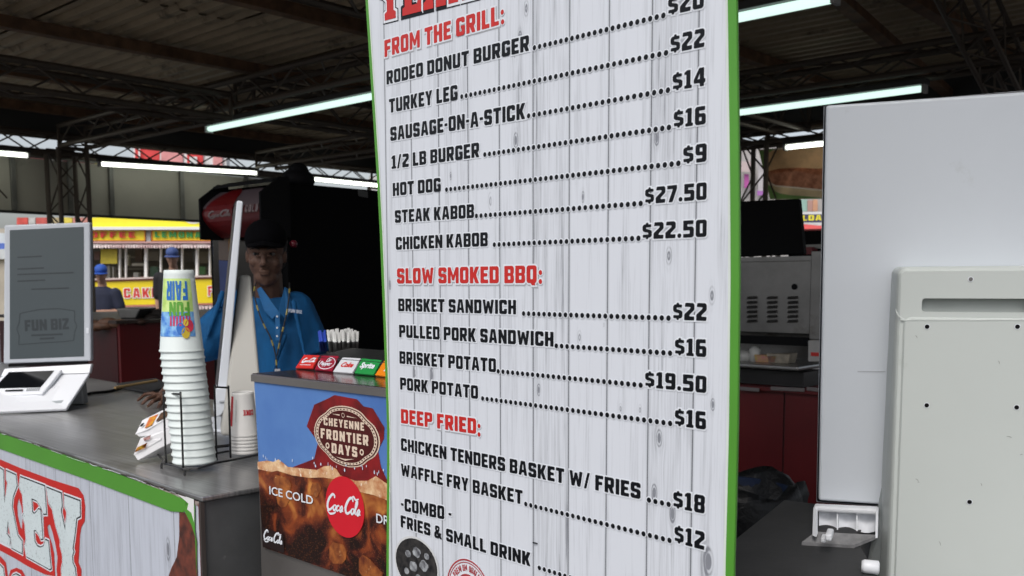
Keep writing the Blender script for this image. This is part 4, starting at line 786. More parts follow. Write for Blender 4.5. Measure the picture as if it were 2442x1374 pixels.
# raised lower cover with a rounded shoulder
lc = rr4(2152, 762, 2500, 2420, .012)
q = MB(); loops = [[V((x, y, 0)) for x, y in lc]]; q.add([fh(p.x, p.y, .0035) for p in loops[0]], [list(t) for t in tessellate_polygon(loops)])
o2 = offs(lc, .0035); ringfaces(q, lc, o2, lambda x, y: fh(x, y, .0035), lambda x, y: fh(x, y, .0004)); q.done('lower_cover', GREYW, k3)
sh = Print(); sh.ribbon(fh, [hq(2136, 738), hq(2143, 752), hq(2156, 760), hq(2176, 763), hq(2500, 763)], .0022, .0042, k=6); sh.done('cover_lip_highlight', mat('painted lip highlight', (.70, .74, .72), .35), k3)  # pale ribbon paints the highlight along the edge of the raised cover
for x, y in ((2211, 779), (2426, 779), (2210, 966), (2424, 971), (2312, 1196)):
    f = Frame(hf(x, y), ra, Z, rn); p = Print(); p.disc(f, 0, 0, .0052, layer=.0042); sc = p.done('screw_socket', HALO, k3)
    Print().disc(f, 0, 0, .0040, layer=.0047).done('socket_hole', MBLACK, sc)
f = Frame(hf(2315, 666), ra, Z, rn); p = Print(); p.disc(f, 0, 0, .0050, layer=.0008); sc = p.done('screw', HALO, k3); Print().disc(f, 0, 0, .0036, layer=.0014).done('screw_head', mat('screw steel', (.2, .2, .2), .3, metal=.9), sc)
scf = mat('scuff grey', (.30, .32, .31), .6)
for k, (x0, y0, x1, y1) in enumerate(((2183, 1141, 2190, 1147), (2188, 1149, 2192, 1150), (2338, 1152, 2341, 1158), (2183, 800, 2187, 806), (2400, 1040, 2412, 1043), (2239, 1290, 2243, 1300), (2380, 860, 2383, 868), (2432, 1084, 2438, 1083))):
    sf = Print(); sf.ribbon(fh, [hq(x0, y0), hq((x0+x1)/2+1, (y0+y1)/2-1), hq(x1, y1)], .0011, .0042, k=3); sf.done('scuff', scf, k3)
# shoulder of the housing and wedge foot on its left
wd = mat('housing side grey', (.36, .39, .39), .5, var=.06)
q = MB(); q.loft([rp(2101, 1160, .002), rp(2150, 1160, .002), rpd(2170, 1160, .09), rpd(2136, 1160, .09)], [rp(2060, 1374, .002), rp(2150, 1374, .002), rpd(2170, 1374, .09), rpd(2130, 1374, .09)])
q.loft([rp(2060, 1374, .002), rp(2150, 1374, .002), rpd(2170, 1374, .09), rpd(2130, 1374, .09)], [rp(2050, 2350, .002), rp(2150, 2350, .002), rpd(2170, 2350, .09), rpd(2130, 2350, .09)])
q.done('wedge_foot', wd, k3, bevel=.004)
# socket tray below the screen
TL, TR, TB = rpd(1943, 1199, .004), rpd(2096, 1206, .004), None
tr = slab('socket_tray', [rpd(1943, 1200, .004), rpd(2096, 1207, .004), rpd(2096, 1221, .004), rpd(1945, 1213, .004)], rn*.03, WHITE, k3, bevel=.004)
for i in range(3):
    xa = 1953+i*46.5; xb = xa+43; ya = 1215+i*2.2
    pk = MB(); rows = []
    for j in range(7):
        t = j/6; rows.append([rpd(xa+(xb-xa)*u, ya+47*t+5*sin(pi*u)*t, .012+.034*t*t-.008*sin(pi*u)) for u in (0, .2, .4, .6, .8, 1)])
    vs = [v for r in rows for v in r]; pk.add(vs, [[j*6+k, j*6+k+1, (j+1)*6+k+1, (j+1)*6+k] for j in range(6) for k in range(5)])
    pk.done('pocket', WHITE, tr, smooth=True)
    slab('pocket_divider', [rpd(xb, ya, .014), rpd(xb+3, ya, .014), rpd(xb+3, ya+48, .05), rpd(xb, ya+48, .05)], rn*.006, WHITE, tr)
slab('tray_side', [rpd(1943, 1204, .004), rpd(1950, 1204, .004), onz(1950, 1272, ZC+.02), onz(1941, 1268, ZC+.02)], rn*.03, WHITE, tr)
slab('tray_side', [rpd(2090, 1209, .004), rpd(2096, 1209, .004), onz(2094, 1274, ZC+.02), onz(2089, 1274, ZC+.02)], rn*.03, WHITE, tr)
slab('tray_floor', [onz(1945, 1268, ZC+.02), onz(2095, 1276, ZC+.02), onz(2036, 1300, ZC+.006), onz(1912, 1293, ZC+.006)], (0, 0, -.006), mat('tray floor clear plastic', (.22, .22, .225), .2, var=.4, scale=30), tr)
MB().box(onz(1978, 1275, ZC+.035), .012, .05, .012, ra, rn).done('connector', WHITE, tr, bevel=.003)
MB().box(onz(1965, 1284, ZC+.025), .010, .03, .010, ra, rn).done('connector', WHITE, tr, bevel=.003)
q = MB(); c = onz(2074, 1352, ZC+.012); q.tube([c-ra*.013, c-ra*.008, c+ra*.014, c+ra*.016], [.010, .012, .012, .007], 16); q.done('levelling_knob', WHITE, k3, smooth=True)

# ================================================================== CUPS, RACK, CARTONS ON THE LEFT COUNTER
CUPW = mat('white foam cup', (.66, .72, .71), .5, var=.03, spec=.35)
base = onz(464, 1102, ZC+.02); base = V((base.x, base.y, ZC+.02))
sc_ = base.y/2.6; RIM = .0585*sc_*.97; STEP = .0201*sc_
CH = .219*sc_; RT = .0385*sc_
def cup_profile(h, rb, rtop): # mouth down: rim at z=0, closed foot on top
    return [(rb*.965, .0), (rb*1.02, .002), (rb*1.03, .0045), (rb*1.01, .007), (rb*.985, .009), (rtop+(rb*.985-rtop)*.06, h*.95), (rtop, h), (rtop*.93, h+.001), (rtop*.9, h-.006), (0, h-.006)]
def mkcup(name, label, cat, c, h, rb, rtop, m, group):
    q = MB().lathe(cup_profile(h, rb, rtop), c, 40); o = q.done(name, m, smooth=True); return tag(o, label, cat, group)
GRP = 'white foam cups nested upside down in the tall stack'
first = mkcup('foam_cup', 'lowest white foam cup at the foot of the tall upside-down stack', 'cup', base, CH, RIM, RT, CUPW, GRP)
lean = V((-.0016, 0, 0))
NC = 16
ords = ['', 'second', 'third', 'fourth', 'fifth', 'sixth', 'seventh', 'eighth', 'ninth', 'tenth', 'eleventh', 'twelfth', 'thirteenth', 'fourteenth', 'fifteenth']
for i in range(1, NC-1+0):
    o = first.copy(); COL.objects.link(o); o.location = first.location+V((0, 0, STEP*i))+lean*i+V((random.uniform(-.0006, .0006), 0, 0)); o.rotation_euler.z = random.random()
    o['label'] = '%s white foam cup up from the bottom of the tall stack' % ords[i]
topc = base+V((0, 0, STEP*(NC-1)))+lean*(NC-1)
tcup = mkcup('foam_cup', 'printed fair drink cup upside down on top of the tall stack', 'cup', topc, CH, RIM, RT, CUPW, GRP)
cdir = V((-topc.x, -topc.y, 0)).normalized(); a_c = math.atan2(cdir.y, cdir.x)
def cone(o, h, rb, rtop):
    def f(x, y, l=0.):       # x = angle (to the right in the picture), y = height above rim
        r = rb*.985+(rtop-rb*.985)*.94*max(0, (y-.009)/(h*.95-.009))+l+.0007; an = a_c+x; return o+V((r*cos(an), r*sin(an), y))
    return f
cf = cone(topc, CH, RIM, RT)
def patch(cf, x0, x1, y0, y1, nx=12, ny=4, l=0.):
    vs = [cf(x0+(x1-x0)*i/nx, y0+(y1-y0)*j/ny, l) for j in range(ny+1) for i in range(nx+1)]
    return MB().add(vs, [[j*(nx+1)+i, j*(nx+1)+i+1, (j+1)*(nx+1)+i+1, (j+1)*(nx+1)+i] for j in range(ny) for i in range(nx)])
patch(cf, -1.35, .75, CH*.20, CH*.50, 14, 4).done('cup_print', mat('splash print', (.32, .62, .86), .45, var=.5, scale=45, col2=(.04, .18, .60)), tcup)
patch(cf, -1.3, .75, CH*.50, CH*.90, 14, 4).done('cup_print', mat('lime print', (.42, .62, .14), .45, var=.3, scale=45, col2=(.62, .78, .30)), tcup)
class CF:                                         # letters turned upside down round the cup
    def __init__(s, cf, x, y): s.cf = cf; s.x = x; s.y = y
    def __call__(s, u, v, l=0.): return s.cf(s.x-u, s.y-v, l)
for tx, x, y, W_, hh, col in (('FAIR', .45, CH*.87, 1.25, CH*.23, (.02, .16, .52)), ('FUN', .5, CH*.62, 1.1, CH*.17, (.10, .34, .03))):
    p = Print(); letter(CF(cf, x, y-hh*0), tx, W_, hh, ink=p, lay=.0008, rnd=0, gap=.8)
    # flip so the feet of the letters point up
    p.done('cup_lettering', mat('cup ink '+tx.lower(), col, .45), tcup)
p = Print()
for i in range(7): x = -.55+i*.16; p.poly(lambda u, v, l=0.: cf(u, v, l), [(x, CH*.33), (x+.10, CH*.33), (x+.09, CH*(.44+.02*(i % 2))), (x+.01, CH*.45)], layer=.0012)
p.done('cup_print', mat('cup ink red', (.55, .03, .10), .45), tcup)
for x, y, r, col in ((-.02, .30, .2, (.03, .18, .62)), (.42, .33, .22, (.65, .03, .07)), (.22, .245, .2, (.70, .50, .03)), (.25, .37, .13, (.75, .60, .05))):
    p = Print(); p.poly(lambda u, v, l=0.: cf(u, v, l), [(x+r*cos(k*pi/7), CH*y+r*.19*CH*2*.9*sin(k*pi/7)) for k in range(14)], layer=.0016+x*.0004); p.done('cup_print', mat('ball ink %d' % int(x*100), col, .4, var=.3), tcup)

# red and white paper cups in the next cell
CW = mat('white paper cup', (.68, .67, .65), .45, var=.03)
b2 = onz(583, 1080, ZC+.02); b2 = V((b2.x, b2.y, ZC+.02)); r2 = .040; h2 = .125
c0_ = mkcup('paper_cup', 'lowest white paper cup with red script at right of the wire rack', 'cup', b2, h2, r2, r2*.74, CW, 'upside-down paper cups in the wire rack')
for i in range(1, 6):
    if i < 5: o = c0_.copy(); COL.objects.link(o); o.location = c0_.location+V((0, 0, .0098*i))
    else:
        cc = b2+V((0, 0, .0098*5)); o = mkcup('paper_cup', 'x', 'cup', cc, h2, r2, r2*.74, CW, 'upside-down paper cups in the wire rack')
    o['label'] = 'topmost red and white paper cup of the short stack' if i == 5 else '%s white paper cup rim up from the bottom of the short stack' % ords[i]
a_c = math.atan2(-b2.y, -b2.x); cf = cone(cc, h2, r2, r2*.74)
patch(cf, -1.5, -.95, h2*.25, h2*.92, 6, 3).done('red_stripe', mat('cup red', (.50, .01, .02), .4), o)
p = Print()
class CF2:
    def __call__(s, u, v, l=0.): return cf(.85-u, h2*.62-v, l)
script_logo(p, CF2(), 1.0*1.0, .0004, .5) if False else None
letter(CF2(), 'COKE', .85, h2*.12, ink=p, lay=.0002, rnd=0); p.done('cup_script', mat('cup red', (.5, .01, .02), .4), o)
patch(cf, -.62, -.58, h2*.35, h2*.85, 2, 3).done('paper_seam', mat('paper seam', (.35, .35, .34), .5), o)

rack = thing('wire_rack', 'black wire cup rack holding both cup stacks on the counter', 'rack', base-V((0, 0, .02)))
def upr(x, y, ytop, z=ZC+.018): p = onz(x, y, z); return p, V((p.x, p.y, zat(x, ytop, p)))
def hoop(x0, y0, x1, y1, yt):
    a, at = upr(x0, y0, yt); b_, bt_ = upr(x1, y1, yt+2); e = (bt_-at).normalized()*.008
    MB().tube(smoothpts([a, at-V((0, 0, .01)), at+e*.25-V((0, 0, .002)), at+e], 3) + smoothpts([bt_-e, bt_-e*.25-V((0, 0, .002)), bt_-V((0, 0, .01)), b_], 3), .0028, 8).done('hoop', WIRE, rack, smooth=True)
hoop(396, 1106, 437, 1117, 938); hoop(517, 1098, 550, 1092, 923); hoop(577, 1050, 606, 1052, 905)
fpts = [onz(x, y, ZC+.018) for x, y in ((437, 1118), (470, 1118), (516, 1104), (560, 1096), (640, 1080))]
MB().tube(fpts, .003, 8).done('base_wire', WIRE, rack)
MB().tube([onz(x, y, ZC+.018) for x, y in ((392, 1106), (420, 1104), (436, 1103))], .003, 8).done('base_wire', WIRE, rack)
for pts in (((396, 1106), (437, 1118)), ((372, 1079), (440, 1072)), ((372, 1079), (396, 1106)), ((510, 1068), (545, 1064)), ((512, 1082), (545, 1076)), ((440, 1072), (560, 1060), (640, 1050))):
    MB().tube([onz(x, y, ZC+.018) for x, y in pts], .0028, 8).done('base_wire', WIRE, rack)
for (x, y) in ((388, 1104), (443, 1120)):
    a = onz(x, y, ZC+.018); MB().tube(smoothpts([a+V((.012, 0, .001)), a, a-V((.003, 0, .004)), V((a.x-.003, a.y-.002, ZC+.002))], 3), .003, 8).done('foot', WIRE, rack, smooth=True)

# cartons
def carton(label, face, Y, top, prnt, vec):
    t = thing('paper_carton', label, 'carton', ony(face[0][0], face[0][1], Y), 'food cartons beside the cup stack')
    P = [ony(x, y, Y) for x, y in face]; slab('tray', P, vec, mat('carton white', (.74, .74, .76), .5, var=.05), t, bevel=.0015)
    T = [ony(x, y, Y+dy) for x, y, dy in top]; q = MB(); q.prism(T, (0, 0, -.003)); q.done('lid', mat('carton white'), t)
    for i, (pp, c_) in enumerate(prnt):
        P_ = [ony(x, y, Y+dy)+V((0, -.002, .002+i*.0006)) for x, y, dy in pp]; slab('lid_print', P_, (0, 0, -.001), c_, t)
YL = mat('carton yellow', (.62, .42, .02), .45, var=.4, scale=40, col2=(.5, .10, .03)); BRN = mat('carton brown', (.12, .06, .03), .5, var=.6, scale=50); PNK = mat('carton pink', (.62, .35, .33), .5, var=.2)
z5 = lambda x, y: (300+x/4.738, 860+y/4.738)
carton('lower white food carton leaning behind the wire rack', [z5(*p) for p in ((92, 1065), (135, 1130), (350, 1010), (560, 905), (560, 740), (300, 850), (165, 880))], 2.66,
       [(*z5(90, 1060), -.001), (*z5(165, 878), .0), (*z5(560, 735), .03), (*z5(400, 880), -.002)], [([(*z5(105, 1040), -.004), (*z5(130, 990), -.004), (*z5(245, 935), -.004), (*z5(225, 985), -.004)], YL), ([(*z5(200, 885), -.004), (*z5(285, 850), -.004), (*z5(275, 890), -.004), (*z5(215, 915), -.004)], PNK)], V((.05, .09, 0)))
carton('upper printed food carton resting on the lower one', [z5(*p) for p in ((110, 830), (150, 862), (300, 850), (560, 720), (560, 600), (240, 770))], 2.68,
       [(*z5(110, 828), 0), (*z5(190, 672), .05), (*z5(560, 490), .10), (*z5(560, 590), .0), (*z5(245, 772), -.003)],
       [([(*z5(215, 770), .0), (*z5(270, 650), .03), (*z5(370, 610), .04), (*z5(300, 730), .0)], YL), ([(*z5(340, 700), .0), (*z5(400, 600), .04), (*z5(520, 550), .05), (*z5(500, 620), .0)], BRN), ([(*z5(160, 755), .01), (*z5(185, 720), .02), (*z5(215, 715), .02), (*z5(190, 750), .01)], MBLACK)], V((.05, .09, 0)))

# ================================================================== DRINK MACHINE
SM = 1.28; ZM = ons(604, 890, SM).z
mp_ = lambda x, y: ons(x, y, SM)
xa = mp_(604, 900); TA = xa.dot(A); TBm = TA-.95
mach = thing('drink_dispenser', 'steel drink dispenser with an iced cola poster, behind the menu board', 'drink dispenser', S(SM+.3, TA-.4, 0))
MST = mat('dispenser steel', (.40, .375, .36), .3, metal=.85, var=.2, scale=3, bump=.08)
slab('cabinet', [S(SM+.003, TA-.004, 0), S(SM+.5, TA-.004, 0), S(SM+.5, TBm, 0), S(SM+.003, TBm, 0)], (0, 0, ZM-.02), MST, mach, bevel=.004)
slab('top_plate', [S(SM-.004, TA+.001, ZM-.018), S(SM+.51, TA+.001, ZM-.018), S(SM+.51, TBm, ZM-.018), S(SM-.004, TBm, ZM-.018)], (0, 0, .018), mat('dispenser top', (.20, .17, .17), .16, metal=.9, var=.3, scale=3), mach, bevel=.003)
slab('front_rim', [S(SM-.006, TA+.001, ZM-.019), S(SM-.006, TBm, ZM-.019), S(SM-.006, TBm, ZM-.003), S(SM-.006, TA+.001, ZM-.003)], B*.004, MST, mach)
FM = Frame(mp_(607, 1300), -A, Z, -B)
mq = lambda pts: [((mp_(x, y)-FM.o).dot(FM.ex), mp_(x, y).z-FM.o.z) for x, y in pts]
ext = lambda x, y, x2: None
pos = slab('poster', [mp_(608, 909), mp_(960, 947), mp_(960, 1418), mp_(630, 1304)], -B*.002, mat('poster blue', (.060, .150, .42), .3, var=.35, scale=4, col2=(.10, .22, .50), dirt=((.35, .5, .8), 60, .72)), mach)
pp = Print(); pp.poly(FM, mq([(800, 942), (854, 952), (870, 969), (892, 974), (919, 1019), (918, 1046), (904, 1073), (911, 1112), (930, 1155), (960, 1190), (930, 1240), (700, 1180), (690, 1118), (752, 1094), (761, 1054), (734, 1016), (752, 965), (781, 952)]), layer=.0030)
pp.done('poster_silhouette', mat('poster maroon', (.085, .006, .008), .3, var=.7, scale=18, col2=(.24, .012, .014)), pos)
top_ = [(618, 1101), (640, 1098), (655, 1101), (668, 1095), (690, 1113), (720, 1116), (760, 1120), (775, 1112), (790, 1110), (806, 1118), (815, 1133), (850, 1146), (880, 1146), (900, 1135), (925, 1152), (960, 1170)]
pp = Print(); pp.poly(FM, mq(top_+[(960, 1418), (630, 1304)]), layer=.0038)
COLA = bpy.data.materials.new('poster cola'); COLA.use_nodes = True; n = COLA.node_tree; b = n.nodes['Principled BSDF']; b.inputs['Roughness'].default_value = .3
tc = n.nodes.new('ShaderNodeTexCoord'); nz = n.nodes.new('ShaderNodeTexNoise'); nz.inputs['Scale'].default_value = 13; nz.inputs['Detail'].default_value = 3; nz.inputs['Distortion'].default_value = .8; n.links.new(tc.outputs['Object'], nz.inputs[0])
cr = n.nodes.new('ShaderNodeValToRGB'); e = cr.color_ramp.elements; e[0].position = .40; e[0].color = (.012, .004, .003, 1); e[1].position = .78; e[1].color = (.55, .22, .05, 1)
for ps, c in ((.50, (.055, .010, .006)), (.61, (.22, .045, .012))): el = e.new(ps); el.color = (*c, 1)
sx = n.nodes.new('ShaderNodeSeparateXYZ'); n.links.new(tc.outputs['Object'], sx.inputs[0]); ma = n.nodes.new('ShaderNodeMath'); ma.operation = 'MULTIPLY_ADD'; ma.inputs[1].default_value = 1.5; ma.inputs[2].default_value = -1.5*1.03; n.links.new(sx.outputs[2], ma.inputs[0])
mb = n.nodes.new('ShaderNodeMath'); mb.operation = 'ADD'; n.links.new(ma.outputs[0], mb.inputs[0]); n.links.new(nz.outputs['Fac'], mb.inputs[1]); n.links.new(mb.outputs[0], cr.inputs[0]); vo = n.nodes.new('ShaderNodeTexVoronoi'); vo.inputs['Scale'].default_value = 230; n.links.new(tc.outputs['Object'], vo.inputs['Vector'])
r3 = n.nodes.new('ShaderNodeValToRGB'); r3.color_ramp.elements[0].position = .12; r3.color_ramp.elements[0].color = (.45, .45, .45, 1); r3.color_ramp.elements[1].position = .3; r3.color_ramp.elements[1].color = (0, 0, 0, 1); n.links.new(vo.outputs['Distance'], r3.inputs[0])
mx = n.nodes.new('ShaderNodeMixRGB'); mx.inputs[2].default_value = (.42, .14, .05, 1); n.links.new(r3.outputs[0], mx.inputs[0]); n.links.new(cr.outputs[0], mx.inputs[1]); n.links.new(mx.outputs[0], b.inputs['Base Color'])
pp.done('poster_cola', COLA, pos)
bl = [(618, 1118), (650, 1125), (665, 1122), (700, 1133), (740, 1139), (775, 1138), (800, 1142), (825, 1156), (860, 1172), (895, 1180), (925, 1192), (960, 1200)]
pp = Print(); pp.poly(FM, mq(top_+bl[::-1]), layer=.0044); pp.done('poster_foam', mat('poster foam', (.80, .58, .34), .3, var=.6, scale=30, col2=(.42, .13, .04), dirt=((.88, .80, .66), 70, .56)), pos)
icem = mat('poster ice', (.40, .13, .03), .3, var=.6, scale=30, col2=(.10, .02, .01), dirt=((.7, .45, .22), 45, .62))
for P in ([(655, 1130), (700, 1142), (693, 1205), (668, 1212)], [(790, 1290), (832, 1300), (828, 1345), (790, 1342)], [(860, 1320), (880, 1325), (925, 1374), (860, 1374)], [(742, 1152), (772, 1150), (768, 1180), (750, 1190)]): pp = Print(); pp.poly(FM, rounded(mq(P), .012), layer=.0050); pp.done('poster_ice', icem, pos)
pp = Print()
for i in range(26):
    x = random.uniform(618, 925); y = (1092+(x-618)*.14)-random.uniform(0, 26)*random.random(); c = mq([(x, y)])[0]; pp.disc(FM, c[0], c[1], random.uniform(.0008, .0022), random.uniform(.002, .005), .0052, 8)
pp.done('poster_splash', mat('splash drops', (.62, .70, .85), .3), pos)['kind'] = 'stuff'
# medallion
cx, cy = mq([(828, 1040.6)])[0]; rx = abs(mq([(903, 1047)])[0][0]-mq([(754, 1029)])[0][0])/2; ry = (mp_(828, 970).z-mp_(828, 1114).z)/2
def scal(k, n=72, ph=0):
    P = []
    for i in range(n):
        a = 2*pi*i/n; m = 1-.05*max(0, cos(4*a+pi))**3 + .05*abs(cos(a))**9; P.append((cx+rx*k*m*cos(a), cy+ry*k*m*sin(a)))
    return P
CRM = mat('cream print', (.72, .58, .46), .35, var=.06)
MAR = mat('medallion maroon', (.075, .008, .008), .3, var=.2)
pp = Print(); pp.poly(FM, scal(1.0), layer=.0034); pp.done('medallion_edge', CRM, pos)
pp = Print(); pp.poly(FM, scal(.965), layer=.0040); pp.done('medallion_band', MAR, pos)
rope = Print(); cream = Print()
a_, b_ = scal(.86, 104), scal(.92, 104)
rope.poly(FM, scal(.93), layer=.0044); rope.done('medallion_rope', CRM, pos); pp = Print(); pp.poly(FM, scal(.85), layer=.0050)
for i in range(0, 104, 2): pp.poly(FM, [scal(.875, 104)[i], scal(.905, 104)[i], scal(.905, 104)[i+1], scal(.875, 104)[i+1]], layer=.0050)
pp.done('medallion_field', MAR, pos)
for tx, pa, pb, hh in (('CHEYENNE', (777, 1013), (873.4, 1027), 19), ('FRONTIER', (770, 1044), (883.6, 1062.5), 24), ('DAYS', (796, 1079), (857, 1090), 24)):
    a = mp_(*pa); b_ = mp_(*pb); ex = (b_-a).normalized(); letter(Frame(a, ex, Z, -B), tx, (b_-a).length, hh*a.y/F, ink=cream, lay=.0052, gap=2.2, rnd=0)
for x, y in ((786, 1062), (867.6, 1078)):
    c = mq([(x, y)])[0]; cream.ring(FM, c[0], c[1], .0035, .0068, .0056, 16)
c = mq([(823, 990)])[0]; cream.ring(FM, c[0], c[1], .0040, .0052, .0056, 16); cream.poly(FM, mq([(795, 986), (815, 988), (815, 991)]), layer=.0056); cream.poly(FM, mq([(832, 991), (832, 994), (856, 997)]), layer=.0056); cream.poly(FM, mq([(805, 1088), (828, 1094), (850, 1094), (828, 1098)]), layer=.0056)
cream.done('medallion_lettering', CRM, pos, 'cream lettering reading cheyenne frontier days')
# lettering and red disc
wt = Print()
for tx, pa, pb, hh in (('ICE COLD', (648, 1178), (752, 1203), 20.5), ('DRINKS', (903, 1245), (985, 1266), 23)):
    a = mp_(*pa); b_ = mp_(*pb)
    fonttext(tx, Frame(a, (b_-a).normalized(), Z, -B), (b_-a).length, hh*a.y/F, .0062, HALO, pos, 'poster_lettering', bold=.012, shear=0)
c = mq([(827, 1208)])[0]; rad = (mp_(827, 1136).z-mp_(827, 1280).z)/2
pp = Print(); pp.disc(FM, c[0], c[1], rad, rad, .0060, 56); pp.done('poster_red_disc', mat('poster red', (.58, .012, .025), .3, var=.06), pos)
a, b_ = mp_(783, 1214), mp_(866, 1232); f = Frame(a, (b_-a).normalized(), Z, -B); script_logo(wt, f, (b_-a).length, .0066, .46); wt.done('disc_script', HALO, pos); wt = Print()
a, b_ = mp_(633, 1284), mp_(679, 1299); f = Frame(a, (b_-a).normalized(), Z, -B)
pp = Print(); pp.poly(FM, mq([(628, 1255), (650, 1262), (680, 1275), (683, 1318), (631, 1302)]), layer=.0054); pp.done('poster_corner', mat('poster dark corner', (.02, .012, .012), .3), pos)
script_logo(wt, f, (b_-a).length, .0062, .5); wt.done('corner_script', HALO, pos)
# row of drink badges on a sloping black bar
Q1 = onz(706, 880, ZM+.001); Q2 = onz(919, 900, ZM+.001); qd = (Q2-Q1).normalized(); qb = V((-qd.y, qd.x, 0)); qn = (-qb*.62+Z*.78).normalized(); qu = qd.cross(qn)*-1; qu = qu if qu.z > 0 else -qu
slab('badge_bar', [Q1-qd*.01-qn*.004, Q1+qd*.6-qn*.004, Q1+qd*.6-qn*.004+qu*.052, Q1-qd*.01-qn*.004+qu*.052], V((0, .10, 0))+Z*-.02, mat('badge bar black', (.012, .012, .013), .4), mach, bevel=.003)
slab('valve_cover', [Q1+qd*.02+qb*.03+Z*.03, Q1+qd*.6+qb*.03+Z*.03, Q1+qd*.6+qb*.16+Z*.045, Q1+qd*.02+qb*.16+Z*.045], (0, 0, -.04), mat('badge bar black'), mach, bevel=.004)
z8 = lambda x, y, l=0.: onp(700+x/8.587, 780+y/8.587, Q1, qn)+qn*l
BADG = (('red', (.55, .03, .025), [(55, 850), (230, 590), (548, 600), (400, 862)]), ('maroon', (.28, .010, .03), [(445, 885), (592, 605), (935, 612), (800, 922)]), ('silver', (.60, .62, .65), [(822, 932), (1020, 642), (1385, 662), (1215, 962)]), ('green', (.02, .26, .06), [(1262, 962), (1410, 662), (1815, 700), (1650, 998)]), ('orange', (.75, .22, .01), [(1685, 1000), (1870, 712), (2240, 745), (2070, 1050)]))
for i, (nm, c_, P) in enumerate(BADG):
    bg_ = slab('badge', [z8(x, y, .003) for x, y in P], -qn*.004, mat('badge '+nm, c_, .3, var=.08), mach); bg_['label'] = nm+' drink badge'
    o = z8(P[0][0]*.72+P[3][0]*.1+P[1][0]*.18, P[0][1], .003); ex = (z8(*P[3], .003)-z8(*P[0], .003)); ey = (z8(*P[1], .003)-z8(*P[0], .003)); W_ = ex.length; H_ = ey.length; f = Frame(z8(*P[0], .003), ex.normalized(), ey.normalized(), qn)
    w_ = Print()
    if i == 0: script_logo(w_, Frame(f(W_*.12, H_*.42), f.ex, f.ey, qn), W_*.78, .0006, .6); w_.ribbon(f, [(W_*.15, H_*.22), (W_*.8, H_*.22)], .0018, .0006, k=2); w_.done('badge_script', HALO, bg_)
    if i == 1:
        w_.ribbon(f, [(W_*(.5+.46*cos(a)), H_*(.5+.42*sin(a))) for a in [x_*pi/8 for x_ in range(-9, 5)]], .0026, .0006, k=3); w_.done('badge_swash', HALO, bg_)
        fonttext('Dr', Frame(f(W_*.42, H_*.58), f.ex, f.ey, qn), W_*.28, H_*.26, .0010, HALO, bg_, 'badge_script'); fonttext('Pepper', Frame(f(W_*.14, H_*.22), f.ex, f.ey, qn), W_*.68, H_*.38, .0014, HALO, bg_, 'badge_script')
    if i == 2: fonttext('Coke', Frame(f(W_*.2, H_*.34), f.ex, f.ey, qn), W_*.62, H_*.34, .0008, REDP, bg_, 'badge_script', .04)
    if i == 3: fonttext('Sprite', Frame(f(W_*.12, H_*.26), f.ex, f.ey, qn), W_*.76, H_*.48, .0008, HALO, bg_, 'badge_script', .04)
    if i == 4: fonttext('F', Frame(f(W_*.3, H_*.3), f.ex, f.ey, qn), W_*.3, H_*.4, .0008, HALO, bg_, 'badge_script', .04)
# straws
ST = mat('white straw', (.62, .63, .62), .4, var=.05); SB = mat('blue straw', (.02, .06, .42), .4)
sbp = onz(818, 836, ZM+.03); sR = sbp.y/F
hold = MB().lathe([(.0, .0), (37*sR, 0), (39*sR, .02), (36*sR, .02), (0, .018)], V((sbp.x, sbp.y, sbp.z-.022)), 24).done('straw_holder', mat('badge bar black'), smooth=False)
tag(hold, 'low black holder under the straws on the dispenser', 'holder')
k = 0
stm = {}
for i in range(44):
    if i < 36: a = i*2.399; r = 34*sR*math.sqrt((i+.5)/36); c = sbp+V((r*cos(a), r*sin(a), -.002)); m_ = ST
    else: c = sbp+V((-(38+(i-36)*2.0)*sR, -.01+.006*(i % 3), -.002)); m_ = SB
    top = c+V((random.uniform(-.004, .004)+(c.x-sbp.x)*.10, random.uniform(-.004, .004), (50+random.uniform(-4, 4)-(0 if i < 36 else 3))*sR))
    if i == 0 or i == 36:
        q = MB().tube([V(), V((0, 0, 1))], 3.1*sR if i < 36 else 2.8*sR, 8, cap=True); o = q.done('drinking_straw', m_, smooth=True); stm['m'] = o.data; o.location = V()
        me = o.data
        for v in me.vertices: pass
        base_off = V((0, 0, .5))
    else: o = bpy.data.objects.new('drinking_straw', stm['m']); COL.objects.link(o)
    d = top-c; o.rotation_mode = 'QUATERNION'; o.rotation_quaternion = d.to_track_quat('Z', 'Y'); o.scale = (1, 1, d.length); o.location = c+d*.5
    tag(o, 'white wrapped drinking straw standing in the bunch on the dispenser' if i < 36 else 'blue drinking straw at the left side of the bunch', 'straw', 'white straws on the dispenser' if i < 36 else 'blue straws on the dispenser')

# ================================================================== BLACK FRIDGE BEHIND THE WORKER
FS, FT = 2.85, 4.07
zf = ont(840, 449, FT).z
fg = thing('drinks_fridge', 'tall black drinks fridge with a lit style red header behind the worker', 'fridge', S(FS+.35, FT+.35, 0))
FB = mat('black fridge side', (.002, .002, .0025), .6, var=.3, scale=3, spec=.06)
slab('cabinet', [S(FS, FT, .05), S(3.62, FT, .05), S(3.62, FT+.72, .05), S(FS, FT+.72, .05)], (0, 0, zf-.05), FB, fg, bevel=.012)
fx = lambda x, y: ons(x, y, FS)
h0 = fx(505, 462); z1_, z0_ = fx(560, 450).z, fx(560, 560).z
ta, tb = ons(494, 500, FS-.13).dot(A), ons(664, 500, FS-.06).dot(A)
N_ = 8; vs = []; 
for j in range(N_+1):
    zz = z0_-.02+(z1_-z0_)*j/N_; bul = .02+.14*sin(pi*(j+.6)/(N_+1.2))
    for t_ in (ta, ta+(tb-ta)*.5, tb): vs.append(S(FS-bul, t_, zz))
